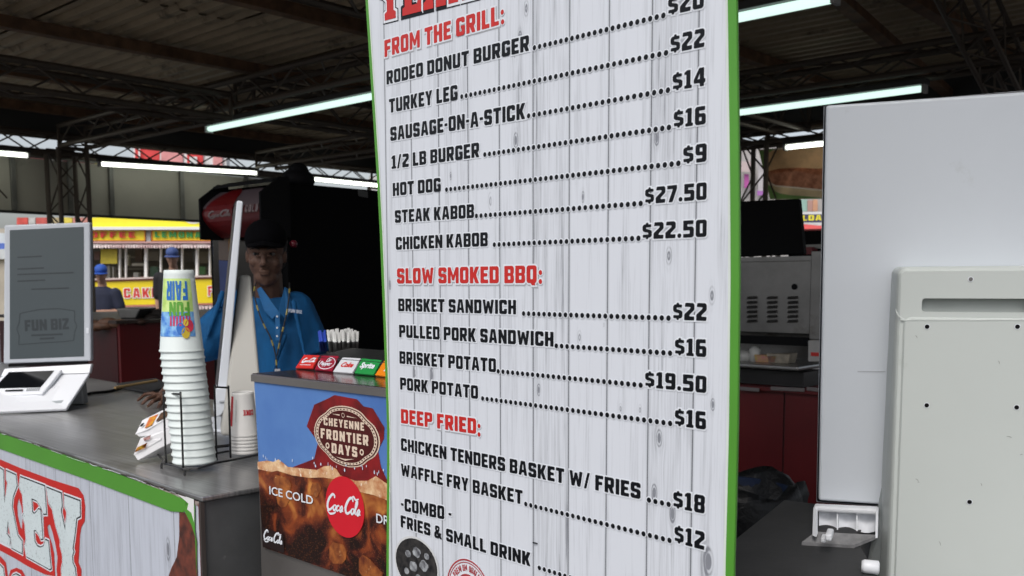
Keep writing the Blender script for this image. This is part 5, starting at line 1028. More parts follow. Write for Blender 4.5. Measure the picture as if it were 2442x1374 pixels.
hd = part('header_sign', vs, [[j*3+k, j*3+k+1, (j+1)*3+k+1, (j+1)*3+k] for j in range(N_) for k in range(2)], mat('header red', (.09, .004, .006), .35, var=.2), fg, smooth=True)
class HF:
    def __call__(s, u, v, l=0.):   # u metres from left end, v 0..1 up
        bul = .02+.14*sin(pi*(v*N_+.6)/(N_+1.2)); return S(FS-bul-l, ta+(tb-ta)*u, z0_-.02+(z1_-z0_)*v)
hf_ = HF(); 
def hfpatch(u0, u1, v0, v1, l, m, nm):
    n_ = 8; vs = [hf_(u0+(u1-u0)*i/n_, v0+(v1-v0)*j/n_, l) for j in range(n_+1) for i in range(n_+1)]
    part(nm, vs, [[j*9+i, j*9+i+1, (j+1)*9+i+1, (j+1)*9+i] for j in range(n_) for i in range(n_)], m, hd, smooth=True)
hfpatch(0, 1, .62, 1.0, .002, mat('header pale', (.12, .09, .10), .4, var=.2, scale=4), 'header_band')
p = Print(); p.poly(hf_, [(.30+.24*cos(a*pi/14), .55+.5*sin(a*pi/14)) for a in range(28)], layer=.006); p.done('header_disc', mat('header disc red', (.13, .004, .006), .35, var=.1), hd)
class HL:
    def __init__(s, u, v, k=1): s.u = u; s.v = v; s.k = k
    def __call__(s, x, y, l=0.): return hf_(s.u+x, s.v+y, l)
p = Print(); script_logo(p, HL(.12, .42), .40, .008, .7); p.done('header_script', mat('dim header lettering', (.17, .12, .12), .4), hd); p = Print()
letter(HL(.60, .46), 'ICE COLD', .36, .16, ink=p, lay=.006, rnd=0, gap=2); p.done('header_lettering', mat('dim header lettering', (.17, .12, .12), .4), hd)
for t_, w_ in ((ta, .014), (tb, -.014)):
    slab('header_end', [S(FS-.17, t_, z0_-.03), S(FS, t_, z0_-.03), S(FS, t_, z1_+.02), S(FS-.06, t_, z1_+.02), S(FS-.17, t_, z1_-.06)], A*w_, MBLACK, fg)
slab('header_top', [S(FS-.09, ta, z1_-.005), S(FS, ta, z1_+.02), S(FS, tb, z1_+.02), S(FS-.09, tb, z1_-.005)], (0, 0, .012), MBLACK, fg)
slab('door', [fx(518, 566), fx(662, 578), S(FS, tb, .15), S(FS, fx(518, 566).dot(A), .15)], -B*.03, mat('fridge glass', (.01, .008, .008), .12, var=.2, spec=.7), fg, bevel=.004)
FD = lambda x, y, l=.033: ons(x, y, FS-l)
for nm, P, c_ in (('door_poster', [(521, 560), (552, 562), (553, 622), (522, 620)], mat('door poster brown', (.14, .10, .08), .5, var=.4, scale=9)), ('door_poster', [(522, 621), (553, 623), (556, 760), (528, 760)], mat('door poster blue', (.03, .05, .17), .5, var=.3)), ('door_poster', [(545, 545), (556, 546), (554, 600), (545, 600)], mat('door sticker yellow', (.55, .45, .03), .5, var=.6, scale=60, col2=(.6, .2, .1)))):
    slab(nm, [FD(*p, .034+.002*(nm[0] == 'd')) for p in P], -B*.001, c_, fg)
bx = thing('black_bag', 'black lumpy bag on top of the tall black fridge', 'bag', S(FS+.3, FT+.3, zf))
q = MB(); c = ont(712, 430, FT+.12); q.ell(c, (.085, .09, .06)).ell(c+V((0, 0, .04)), (.055, .06, .05)).ell(c+V((-.02, .02, .01)), (.07, .07, .055)); q.done('bag_body', MBLACK, bx, smooth=True)
slab('fridge_label', [ont(853, 453, FT)-A*.0, ont(876, 457, FT), ont(877, 472, FT), ont(854, 468, FT)], -A*.003, mat('dim label', (.06, .06, .06), .5), fg)

# ================================================================== PEOPLE
SKIN = mat('brown skin', (.10, .052, .036), .55, var=.12, scale=20, spec=.3); SKIN2 = mat('tanned skin', (.50, .29, .21), .55, var=.15, scale=18, spec=.3)
HAIR = mat('black hair', (.004, .003, .003), .7, var=.4, scale=60)
def blob(name, q, vox, m, parent, smooth_it=3):
    o = q.done(name, m, parent, smooth=True)
    r = o.modifiers.new('r', 'REMESH'); r.mode = 'VOXEL'; r.voxel_size = vox; r.use_smooth_shade = True
    s = o.modifiers.new('s', 'SMOOTH'); s.iterations = smooth_it; s.factor = .5
    return o
def capsule(q, a, b, ra_, rb_, n=10):
    a = V(a); b = V(b); q.tube([a, a.lerp(b, .5), b], [ra_, (ra_+rb_)/2, rb_], n); q.ell(a, (ra_,)*3, 10, 7); q.ell(b, (rb_,)*3, 10, 7)
def torso(q, rings, n=20):
    """rings: (centre, half width, half depth, power)"""
    vs = []; fs = []
    for c, wx, wy in rings:
        c = V(c)
        for k in range(n):
            a = 2*pi*k/n; ca, sa = cos(a), sin(a); vs.append(c+V((wx*math.copysign(abs(ca)**.8, ca), wy*math.copysign(abs(sa)**.8, sa), 0)))
    for i in range(len(rings)-1): fs += [[i*n+k, i*n+(k+1) % n, (i+1)*n+(k+1) % n, (i+1)*n+k] for k in range(n)]
    fs += [list(range(n))[::-1], [(len(rings)-1)*n+k for k in range(n)]]
    q.add(vs, fs)
def head(q, c, k=1., yaw=0., tilt=0.):
    """c = centre of the head at eye height; face towards -Y turned by yaw"""
    R = Matrix.Rotation(yaw, 3, 'Z') @ Matrix.Rotation(tilt, 3, 'X'); T = lambda x, y, z: V(c)+R @ V((x*k, y*k, z*k)); E = lambda x, y, z, r: q.ell(T(x, y, z), [v*k for v in r], 14, 10, R)
    E(0, .012, .035, (.074, .094, .088)); E(0, -.012, -.03, (.064, .075, .075)); E(0, -.030, -.085, (.046, .052, .036)); E(0, -.052, -.102, (.022, .024, .018))
    E(0, -.086, .018, (.050, .014, .012)); E(.038, -.058, -.028, (.020, .020, .020)); E(-.038, -.058, -.028, (.020, .020, .020))
    for s in (-1, 1):
        E(.069*s, .014, -.012, (.009, .016, .027)); E(.020*s, -.086, -.004-.0, (.014, .007, .005))
    capsule(q, T(0, -.090, .005), T(0, -.108, -.030), .008*k, .0115*k); E(.011, -.098, -.036, (.009, .010, .008)); E(-.011, -.098, -.036, (.009, .010, .008))
    E(0, -.088, -.060, (.024, .011, .006)); E(0, -.085, -.071, (.021, .011, .007))
    return T, R
# ---- worker
Wp = ony(640, 690, 3.88); wx, wy = Wp.x, Wp.y
wk = thing('person', 'worker in a bright blue polo shirt and black cap leaning one hand on the counter', 'person', (wx, wy, 0))
px3 = lambda x, y, Y: ony(x, y, Y)
hc = px3(634, 605, wy-.02)
q = MB(); T, R = head(q, hc, 1.04, radians(9), radians(5))
neck = px3(643, 735, wy+.03)
capsule(q, hc+V((0, .02, -.08)), neck, .056, .060)
shl, shr = px3(552, 738, wy), px3(722, 740, wy+.02)
elb = px3(470, 838, wy-.04); wri = onz(398, 934, ZC+.05)
torso(q, [((wx, wy+.03, .98), .15, .10), ((wx, wy+.03, 1.2), .15, .10), ((wx, wy+.03, 1.38), .165, .105), ((wx, wy+.03, 1.46), .13, .08), ((wx+.005, wy+.03, 1.51), .06, .055)])
capsule(q, shl, elb, .048, .036); capsule(q, elb, wri, .037, .024)
elr = px3(752, 870, wy+.02); capsule(q, shr, elr, .048, .037); hr_ = elr+V((-.10, -.16, -.12)); capsule(q, elr, hr_, .036, .025); q.ell(hr_+V((-.03, -.03, -.02)), (.04, .045, .022))
# hand spread on the counter: palm, four fingers, thumb
pc = onz(385, 946, ZC+.026); q.ell(pc, (.040, .036, .019), 14, 9); capsule(q, wri, pc+V((.008, .012, .010)), .024, .024)
for (kx, ky, mx_, my_, tx, ty, r_) in ((364, 938, 345, 941, 329, 955, .0082), (371, 945, 352, 951, 339, 963, .0088), (381, 950, 364, 958, 354, 968, .0090), (393, 951, 383, 962, 378, 971, .0088)):
    k_ = onz(kx, ky, ZC+.034); m_ = onz(mx_, my_, ZC+.030); t_ = onz(tx, ty, ZC+.010)
    capsule(q, pc.lerp(k_, .3), k_, r_*1.15, r_*1.1, 8); capsule(q, k_, m_, r_*1.08, r_, 8); capsule(q, m_, t_, r_, r_*.8, 8)
capsule(q, pc+V((.015, -.01, 0)), onz(408, 962, ZC+.014), .011, .0095, 8)
blob('body', q, .0042, SKIN, wk, 2)
q = MB()
for s in (-1, 1):
    p_ = T(.029*s, -.073, .003); q.ell(p_, (.012, .008, .008), 10, 6)
q.done('eyes', mat('eye white', (.10, .085, .08), .3), wk, smooth=True)
q = MB()
for s in (-1, 1): q.ell(T(.029*s-.003, -.081, .003), (.0058, .003, .0058), 10, 6)
q.done('irises', HAIR, wk, smooth=True)
q = MB()
for s in (-1, 1): q.tube(smoothpts([T(.012*s, -.096, .020), T(.03*s, -.094, .027), T(.048*s, -.082, .020)], 3), [.003]*7, 6)
q.done('brows', HAIR, wk, smooth=True)
# hair and cap
q = MB(); q.ell(T(0, .028, .040), (.084, .098, .090), 18, 12, R); q.ell(T(0, .06, -.02), (.076, .06, .07), 14, 9, R); q.done('hair', HAIR, wk, smooth=True)
CAPB = mat('black cap cloth', (.003, .003, .004), .9, var=.3, scale=50, spec=.05)
q = MB(); 
q.ell(T(0, .014, .056), (.083, .103, .078), 20, 12, R)
vs = []; 
for j, (rr_, zz_) in enumerate(((.088, .052), (.118, .050), (.150, .040))):
    for i in range(13): a = -pi+pi*i/12; vs.append(T(rr_*(.62 if j < 1 else .56 if j < 2 else .46)*cos(a), .0+rr_*1.02*sin(a), zz_-.012*abs(cos(a))))
vs += [v-Z*.004 for v in vs]; q.add(vs, [[j*13+i, j*13+i+1, (j+1)*13+i+1, (j+1)*13+i] for j in range(2) for i in range(12)]+[[39+j*13+i, 39+(j+1)*13+i, 39+(j+1)*13+i+1, 39+j*13+i+1] for j in range(2) for i in range(12)])
q.done('cap', CAPB, wk, smooth=True)
q = MB(); q.ell(px3(700, 582, wy+.02), (.016, .02, .016), 10, 7); q.done('ear_piece', mat('crimson plastic', (.10, .003, .012), .4), wk, smooth=True)
# polo shirt
BLUE = mat('bright blue cotton', (.005, .085, .235), .8, var=.35, scale=9, bump=1.0, stretch=(2, 2, .6), spec=.25)
q = MB()
torso(q, [((wx+.01, wy+.03, .93), .195, .135), ((wx+.01, wy+.03, 1.10), .18, .13), ((wx+.01, wy+.03, 1.28), .185, .13), ((wx+.008, wy+.03, 1.38), .192, .125), ((wx+.006, wy+.03, 1.43), .165, .105), ((wx+.004, wy+.035, 1.475), .11, .085), ((wx+.004, wy+.035, 1.515), .074, .068)])
se = shl.lerp(elb, .78); capsule(q, shl+V((.03, 0, 0)), se, .078, .082); q.tube([shl.lerp(elb, .55), elb.lerp(shl, .10)], [.080, .086], 16)
sr = shr.lerp(elr, .62); capsule(q, shr+V((-.03, 0, 0)), sr, .078, .076); q.tube([sr, shr.lerp(elr, .80)], [.078, .080], 16)
# folds
for a, b_, r_ in ((px3(590, 760, wy-.11), px3(560, 880, wy-.11), .012), (px3(700, 720, wy-.10), px3(730, 860, wy-.11), .012), (px3(680, 800, wy-.125), px3(650, 890, wy-.125), .010), (px3(530, 700, wy-.08), px3(495, 800, wy-.12), .013)): capsule(q, a, b_, r_, r_*.6)
blob('polo_shirt', q, .007, BLUE, wk, 4)
BLU2 = mat('collar blue', (.007, .10, .27), .8, var=.15, scale=20)
q = MB()
cz = lambda x, y, d: px3(x, y, wy-d)
q.prism([cz(612, 690, .045), cz(622, 684, .055), cz(664, 742, .118), cz(650, 762, .112), cz(630, 742, .100)], (0, .006, 0)); q.prism([cz(688, 690, .035), cz(678, 684, .050), cz(664, 742, .118), cz(682, 762, .112), cz(697, 738, .085)], (0, .006, 0))
q.done('collar', BLU2, wk, bevel=.002)
q = MB(); q.prism([cz(656, 744, .118), cz(668, 744, .118), cz(667, 812, .124), cz(657, 812, .124)], (0, .004, 0)); q.done('placket', BLU2, wk)
q = MB()
for y in (755, 782, 802): q.ell(cz(661, y, .124), (.004, .002, .004), 8, 5)
q.done('buttons', HALO, wk, smooth=True)
lp = [(613, 668, .02), (606, 695, .075), (614, 735, .115), (628, 772, .132), (645, 805, .140), (657, 845, .142), (660, 880, .142)]
rp_ = [(690, 675, .02), (690, 700, .070), (684, 745, .112), (676, 780, .130), (668, 812, .140), (661, 848, .143)]
q = MB(); q.tube(smoothpts([cz(*p) for p in lp], 4), .003, 6); q.tube(smoothpts([cz(*p) for p in rp_], 4), .003, 6); q.done('lanyard', mat('dark lanyard', (.012, .012, .016), .7), wk, smooth=True)
q = MB()
for P in (lp, rp_):
    SPn = smoothpts([cz(*p) for p in P], 6)
    for i in range(4, len(SPn)-4, 7): q.tube([SPn[i]-V((0, .001, 0)), SPn[i+2]-V((0, .001, 0))], .0037, 6)
q.done('lanyard_pattern', mat('lanyard ochre', (.32, .26, .05), .6, var=.4), wk)
q = MB(); q.prism([cz(655, 880, .145), cz(668, 880, .145), cz(670, 930, .145), cz(654, 930, .145)], (0, .002, 0)); q.done('badge_card', mat('grey card', (.35, .35, .38), .3), wk)
p = Print(); f = Frame(cz(690, 744, .105), (cz(722, 748, .095)-cz(690, 744, .105)).normalized(), Z, V((0, -1, 0))); letter(f, 'FUN BIZ', (cz(722, 748, .095)-cz(690, 744, .105)).length, .013, ink=p, lay=.014, rnd=0); p.done('shirt_logo', mat('shirt logo', (.45, .5, .6), .6), wk)
TRS = mat('dark trousers', (.015, .016, .02), .8)
q = MB(); torso(q, [((wx, wy+.03, .80), .17, .12), ((wx, wy+.03, .95), .165, .115), ((wx, wy+.03, 1.0), .155, .11)])
for s in (-1, 1): capsule(q, (wx+.09*s, wy+.03, .84), (wx+.10*s, wy+.03, .46), .085, .06); capsule(q, (wx+.10*s, wy+.03, .46), (wx+.10*s, wy+.05, .08), .06, .045)
blob('trousers', q, .012, TRS, wk)
q = MB()
for s in (-1, 1): q.ell((wx+.10*s, wy-.02, .05), (.05, .13, .05))
q.done('shoes', MBLACK, wk, smooth=True)

# ---- two men beyond the stand
def man(label, head_px, Y, tee, capc, legc, pose, hgt):
    hc = ony(*head_px, Y); g = hc.z-.10*hgt; x, y = hc.x, hc.y
    m = thing('person', label, 'person', (x, y, 0)); yaw = pose['yaw']
    q = MB(); T, R = head(q, hc, hgt, yaw, radians(10))
    sh = hc.z-.215*hgt; hip = sh-.50*hgt
    capsule(q, hc+V((0, .02, -.1)), (x, y+.03, sh+.04), .055, .065)
    torso(q, [((x, y, hip), .16, .11), ((x, y, sh-.1), .17, .11), ((x, y, sh), .12, .08)])
    for (a, b_, c) in pose['arms']:
        A_ = V((x+a[0], y+a[1], sh+a[2])); B_ = V((x+b_[0], y+b_[1], sh+b_[2])); C_ = V((x+c[0], y+c[1], sh+c[2]))
        capsule(q, A_, B_, .055, .042); capsule(q, B_, C_, .042, .028)
        d_ = (C_-B_).normalized(); q.ell(C_+d_*.045, (.040, .040, .025))
        for k in range(4): p_ = C_+d_*.06+V((0, 0, .02-.013*k)); capsule(q, p_, p_+d_*(.045-.004*abs(k-1.5))+V((0, -.01, -.008)), .009, .007, 6)
        capsule(q, C_+d_*.02, C_+d_*.05+V((0, -.02, .035)), .011, .009, 6)
    blob('body', q, .010, SKIN2, m, 2)
    q = MB(); torso(q, [((x, y, hip-.10), .205, .15), ((x, y, hip+.1), .20, .155), ((x, y, sh-.22), .205, .145), ((x, y, sh-.06), .20, .125), ((x, y, sh+.01), .15, .10), ((x, y+.01, sh+.05), .075, .07)])
    for (a, b_, c) in pose['arms']:
        A_ = V((x+a[0], y+a[1], sh+a[2])); B_ = V((x+b_[0], y+b_[1], sh+b_[2])); capsule(q, A_, A_.lerp(B_, .75), .085, .078)
    blob('tee_shirt', q, .014, tee, m, 4)
    q = MB(); torso(q, [((x, y, hip-.35), .19, .13), ((x, y, hip-.12), .19, .14), ((x, y, hip-.02), .18, .13)])
    for s in (-1, 1): capsule(q, (x+.09*s, y, hip-.15), (x+.10*s, y, .52), .10, .095)
    blob('shorts', q, .016, legc, m)
    q = MB()
    for s in (-1, 1): capsule(q, (x+.10*s, y, .55), (x+.10*s, y, .10), .06, .042)
    q.done('legs', SKIN2, m, smooth=True)
    q = MB()
    for s in (-1, 1): q.ell((x+.10*s, y-.05, .05), (.05, .14, .05))
    q.done('shoes', MBLACK, m, smooth=True)
    q = MB(); q.ell(T(0, .008, .070), (.086, .104, .075), 18, 10, R); vs = []
    for j, (r_, z_) in enumerate(((.085, .045), (.15, .036))):
        for i in range(11): a = -pi+pi*i/10; vs.append(T(r_*.66*cos(a), r_*1.12*sin(a), z_-.01*abs(cos(a))))
    vs += [v-Z*.006 for v in vs]; q.add(vs, [[i, i+1, 12+i, 11+i] for i in range(10)]+[[22+i, 33+i, 34+i, 23+i] for i in range(10)]); q.done('cap', capc, m, smooth=True)
    q = MB(); q.ell(T(0, .04, .0), (.078, .075, .06), 12, 8, R); q.done('hair', HAIR, m, smooth=True)
    return m
CAPBLUE = mat('royal blue cap', (.02, .09, .42), .7, var=.1)
man('man in royal blue cap and navy tee looking down at his hands', (241, 655), 13.5, mat('navy tee', (.018, .024, .055), .85, var=.3, scale=6), CAPBLUE, mat('grey shorts', (.16, .17, .19), .85), dict(yaw=radians(8), arms=[((.19, 0, -.05), (.27, -.02, -.30), (-.02, -.20, -.30)), ((-.19, 0, -.05), (-.25, -.04, -.32), (-.06, -.22, -.42))]), 1.0)
man('man in a blue cap and black tee standing behind the tall cup stack', (411, 615), 13.4, mat('black tee', (.012, .012, .015), .85, var=.3, scale=6), mat('mid blue cap', (.05, .09, .26), .7, var=.1), mat('dark shorts', (.05, .05, .05), .85), dict(yaw=radians(15), arms=[((-.19, 0, -.05), (-.22, 0, -.36), (-.20, -.05, -.66)), ((.19, 0, -.05), (.24, .02, -.34), (.22, -.08, -.62))]), 1.05)

# ================================================================== RED BACK COUNTER AT LEFT WITH ITS CLUTTER
cn = ony(283, 772, 6.2); cs, ct = cn.dot(B), cn.dot(A); zr = cn.z
rb = thing('red_counter', 'dark red panelled work counter inside the stand', 'counter', S(cs+.4, ct+.6, 0))
slab('top', [S(cs-.03, ct-.03, zr), S(cs+2.6, ct-.03, zr), S(cs+2.6, ct+2.0, zr), S(cs-.03, ct+2.0, zr)], (0, 0, .02), mat('dim counter top', (.05, .035, .03), .4, metal=.3), rb)
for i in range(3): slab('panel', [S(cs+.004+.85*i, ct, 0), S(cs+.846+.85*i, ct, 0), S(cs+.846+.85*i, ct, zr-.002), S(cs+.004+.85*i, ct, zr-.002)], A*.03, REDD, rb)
for i in range(3): slab('panel', [S(cs, ct+.035+.65*i, 0), S(cs, ct+.68+.65*i, 0), S(cs, ct+.68+.65*i, zr-.03), S(cs, ct+.035+.65*i, zr-.03)], B*.03, mat('shade painted red', (.045, .002, .003), .5, var=.25), rb)  # darker red puts this differently turned face's shade into its colour
slab('joint_batten', [S(cs+.80, ct-.012, zr-.32), S(cs+.88, ct-.012, zr-.32), S(cs+.88, ct-.012, zr-.02), S(cs+.80, ct-.012, zr-.02)], A*.01, mat('shade painted red'), rb)
def clut(x, y, Y): return ony(x, y, Y)
def tray(name, label, cat, x0, x1, y0, y1, Y, dep, m, taper=.03):
    a, b_, c, d = clut(x0, y1, Y), clut(x1, y1, Y), clut(x1, y0, Y), clut(x0, y0, Y); zb = zr+.021
    a.z = b_.z = zb; q = MB(); k = V((taper, 0, 0)); v = V((0, dep, 0))
    q.loft([a+k, b_-k, b_-k+v, a+k+v], [d, c, c+v, d+v]); o = q.done(name, m, bevel=.008); return tag(o, label, cat)
tray('foil_pan', 'grey steam pan on the red counter between the two men', 'pan', 276, 335, 736, 770, 6.5, .3, mat('grey pan', (.15, .15, .15), .35, metal=.7, var=.3))
q = MB(); random.seed(3)
for i in range(16):
    p = clut(360+random.random()*42, 752+random.random()*16, 6.6+random.random()*.3); q.ell(p, (.05+.03*random.random(), .05, .035+.02*random.random()), 9, 6)
q.done('bundle', mat('dark sacks', (.02, .014, .012), .7, var=.4, scale=12), smooth=True); o = COL.objects[-1]; tag(o, 'dark pile of sacks on the red counter left of the cup stack', 'sacks')
q = MB()
for i in range(12):
    p = clut(222+random.random()*62, 768+random.random()*14, 6.25+random.random()*.15); q.ell(p, (.07, .05, .03), 9, 6)
q.done('meat_pile', mat('tan meat pieces', (.20, .10, .06), .6, var=.5, scale=14), smooth=True); tag(COL.objects[-1], 'brown heap of food at the near corner of the red counter', 'food')
q = MB()
for i in range(9):
    p = clut(290+random.random()*60, 768+random.random()*8, 6.3+random.random()*.2); q.ell(p, (.05, .05, .02), 9, 6)
q.done('food_heap', mat('dark food', (.06, .03, .02), .6, var=.5, scale=14), smooth=True); tag(COL.objects[-1], 'dark heap of food in front of the grey pan', 'food')

# ================================================================== RIGHT HAND WORK AREA BEHIND THE BOARD
SR = 4.12
gx = lambda x, y, s=SR: ons(x, y, s)
# stainless cabinet with louvres and open black lid
ov = thing('roaster_cabinet', 'stainless cabinet with three rows of louvres and raised black lid', 'oven', V((gx(1850, 800).x, gx(1850, 800).y, 1.3)))
P = [gx(1640, 622), gx(1932, 612), gx(1946, 800), gx(1640, 789)]
c0, c1 = gx(1640, 620).dot(A), gx(1938, 620).dot(A); zA, zB2 = gx(1880, 797).z, gx(1880, 616).z
slab('cabinet_body', [S(SR, c0, zA), S(SR+.55, c0, zA), S(SR+.55, c1, zA), S(SR, c1, zA)], (0, 0, zB2-zA), STEELB, ov, bevel=.006)
slab('side_post', [S(SR-.02, c1-.0, zA-.02), S(SR+.04, c1-.0, zA-.02), S(SR+.04, c1-.07, zA-.02), S(SR-.02, c1-.07, zA-.02)], (0, 0, zB2-zA+.05), STEELB, ov, bevel=.004)
slab('cabinet_rim', [S(SR-.014, c0, zB2-.012), S(SR-.002, c0, zB2-.012), S(SR-.002, c1, zB2-.012), S(SR-.014, c1, zB2-.012)], (0, 0, .02), STEELB, ov)
for x in (1794, 1842, 1891):
    for k in range(6):
        y = 706+k*11.2; a, b_ = gx(x-11, y+1.2, SR-.002), gx(x+11, y, SR-.002)
        MB().add([a, b_, b_-Z*.013, a-Z*.013, a-Z*.010-B*.014, b_-Z*.010-B*.014], [[0, 1, 5, 4], [0, 4, 3], [1, 2, 5], [4, 5, 2, 3]]).done('louvre', STEELB, ov)
sk = gx(1894, 684, SR-.003); Print().disc(Frame(sk, -A, Z, -B), 0, 0, .014, layer=0, n=16).done('socket_hole', MBLACK, ov)
lid = slab('lid', [gx(1640, 486, SR+.05), gx(1903, 474, SR+.05), gx(1916, 606, SR-.02), gx(1640, 618, SR-.02)], B*.04, mat('black lid', (.003, .003, .0035), .6, var=.3, scale=3, spec=.1), ov, bevel=.006)
# shelf below
shf = thing('steel_shelf', 'steel shelf with cooking equipment between the louvred cabinet and red panels', 'shelf', S(SR+.2, c1+.2, 1.2))
zt_ = gx(1880, 868).z
slab('shelf_board', [S(SR-.12, c0, zt_-.02), S(SR+.5, c0, zt_-.02), S(SR+.5, c1, zt_-.02), S(SR-.12, c1, zt_-.02)], (0, 0, .02), STEEL, shf, bevel=.008)
slab('shelf_back', [S(SR+.3, c0, zt_), S(SR+.3, c1, zt_), S(SR+.3, c1, zA), S(SR+.3, c0, zA)], B*.01, STEELB, shf)
slab('upper_rail', [S(SR-.03, c0, zA-.05), S(SR-.03, c1, zA-.05), S(SR-.03, c1, zA-.012), S(SR-.03, c0, zA-.012)], B*.03, MBLACK, shf)
zk = gx(1880, 918).z
slab('dark_apron', [S(SR-.06, c0, zk), S(SR-.06, c1, zk), S(SR-.06, c1, zt_-.03), S(SR-.06, c0, zt_-.03)], B*.2, mat('dark apron', (.010, .009, .010), .4, var=.4), shf)
pl = thing('salt_box', 'white box with a small red label at the right end of the steel shelf', 'box', gx(1940, 868))
slab('box_body', [gx(1927, 812, SR-.08), gx(1975, 813, SR-.08), gx(1975, 864, SR-.08), gx(1927, 862, SR-.08)], B*.06, mat('off white card', (.38, .37, .36), .5), pl, bevel=.002)
slab('red_label', [gx(1934, 840, SR-.082), gx(1953, 841, SR-.082), gx(1953, 850, SR-.082), gx(1934, 849, SR-.082)], -B*.001, REDP, pl)
for nm, lb, ct_, xx, yy0, m_ in (('sauce_tub', 'pale tub at the left on the steel shelf', 'tub', 1776, 836, mat('pale tub', (.42, .42, .40), .3, var=.2)), ('sauce_bottle', 'small white bottle beside the pale tub on the steel shelf', 'bottle', 1800, 824, mat('white bottle', (.45, .45, .43), .4)), ('food_tray', 'yellow and pink food packet on the steel shelf', 'packet', 1832, 846, mat('packet yellow', (.38, .30, .08), .5, var=.7, scale=40, col2=(.40, .15, .16))), ('food_box', 'cream food box on the steel shelf left of the white box', 'box', 1862, 843, mat('cream box', (.32, .28, .22), .5, var=.4, scale=30))):
    p = gx(xx, 866, SR+.02); p.z = zt_; h = gx(xx, yy0, SR+.02).z-zt_; wd_ = .05 if 'bottle' in nm else .07
    if 'tub' in nm or 'bottle' in nm: q = MB().lathe([(0, 0), (wd_*.5, 0), (wd_*.55, h*.75), (wd_*.35, h*.85), (wd_*.3, h), (0, h)], p, 14); o = q.done(nm, m_, smooth=True)
    else: q = MB(); q.loft([p+A*.05-B*.03, p-A*.05-B*.03, p-A*.05+B*.05, p+A*.05+B*.05], [p+A*.06-B*.03+Z*h, p-A*.06-B*.03+Z*h, p-A*.06+B*.05+Z*h*1.1, p+A*.06+B*.05+Z*h*.9]); o = q.done(nm, m_, bevel=.004)
    tag(o, lb, ct_)
# red panels
rs = thing('red_work_counter', 'dark red panelled work counter behind the bin at right', 'counter', S(SR+.3, c1+.2, 0))
for i in range(4):
    a = c1-.35+.42*i; slab('panel', [S(SR-.10, a+.004, 0), S(SR-.10, a+.416, 0), S(SR-.10, a+.416, zk-.022), S(SR-.10, a+.004, zk-.022)], B*.03, REDD, rs)
slab('top', [S(SR-.13, c1-.36, zk-.02), S(SR-.13, c1+1.4, zk-.02), S(SR+.4, c1+1.4, zk-.02), S(SR+.4, c1-.36, zk-.02)], (0, 0, .016), REDD, rs)
for xx, w_ in ((1786, 24), (1878, 40), (1938, 14)):
    a, b_ = gx(xx-w_, 922, SR-.14), gx(xx+w_, 926, SR-.14); slab('grey_strip', [a, b_, b_-Z*.016, a-Z*.016], B*.006, mat('grey plastic strip', (.16, .14, .14), .5), rs)
# dark counters beyond, seen in the gap
q = thing('far_prep_table', 'dark steel table with a red box seen beyond the raised black lid', 'table', S(7.2, 4.2, 0))
slab('table_top', [ons(1880, 586, 7.0), ons(2010, 580, 7.0), ons(2010, 590, 7.0), ons(1880, 596, 7.0)], B*.6, STEELB, q)
slab('back_panel', [ons(1880, 552, 7.1), ons(2010, 548, 7.1), ons(2010, 700, 7.1), ons(1880, 700, 7.1)], B*.05, MBLACK, q)
slab('red_box', [ons(1915, 590, 6.95), ons(1936, 589, 6.95), ons(1936, 606, 6.95), ons(1915, 607, 6.95)], B*.1, mat('faded red box', (.25, .05, .06), .5, var=.4), q)
# bin with a black liner
bc = ony(1745, 1200, 3.1); bn_ = thing('waste_bin', 'navy blue waste bin with a black plastic liner at the foot of the board', 'bin', (bc.x, bc.y, 0))
bc.z = 0; q = MB(); q.lathe([(0, .0), (.17, .0), (.21, .86), (.22, .88), (.215, .90), (.19, .9), (.18, .5)], bc, 28); q.done('bin_body', mat('navy plastic', (.008, .018, .05), .4, var=.3), bn_, smooth=True)
vs = []; nn = 44
for j, (r_, z_) in enumerate(((.20, .84), (.228, .74), (.230, .82), (.232, .895), (.222, .925), (.20, .915), (.16, .82))):
    for k in range(nn): a = 2*pi*k/nn; w_ = 1+.035*sin(a*9+j)+.03*sin(a*17+2*j)*(j < 5)+random.uniform(-.012, .012); vs.append(bc+V((r_*w_*cos(a), r_*w_*sin(a), z_+.02*sin(a*5+j)*(j in (1, 4, 5)))))
MB().add(vs, [[j*nn+k, j*nn+(k+1) % nn, (j+1)*nn+(k+1) % nn, (j+1)*nn+k] for j in range(6) for k in range(nn)]).done('bin_liner', mat('black liner', (.005, .0055, .007), .45, var=.3, spec=.35, scale=22, bump=2.5), bn_, smooth=True)

# ================================================================== YELLOW FOOD TRAILER BEYOND THE STAND
TY = 17.0
tq = lambda x, y, d=0.: ony(x, y, TY+d)
YEL = mat('yellow trailer panel', (.85, .66, .01), .4, var=.08, scale=2); YLR = mat('bright yellow roof board', (.88, .78, .03), .4, var=.05)
TWH = mat('white trim', (.82, .82, .80), .4, var=.05); FRG = mat('frilly fringe', (.78, .72, .70), .7, var=.5, scale=5, col2=(.45, .30, .30)); REDT = mat('red sign paint', (.62, .03, .02), .4)
yt = thing('food_trailer', 'yellow food trailer selling coffee, lemonade and funnel cakes', 'trailer', tq(300, 900, 1.3)*1)
yt.location.z = 0
rect = lambda x0, y0, x1, y1, d=0.: [tq(x0, y1, d), tq(x1, y1, d), tq(x1, y0, d), tq(x0, y0, d)]
DY = V((0, 1, 0))
slab('body', rect(38, 560, 523, 800, 2.0), DY*.05, mat('trailer interior', (.16, .15, .13), .6, var=.5, scale=3), yt)
slab('end_wall', [tq(523, 560, .05), tq(523, 800, .05), tq(523, 800, .05)+DY*2, tq(523, 560, .05)+DY*2], V((.05, 0, 0)), YEL, yt)
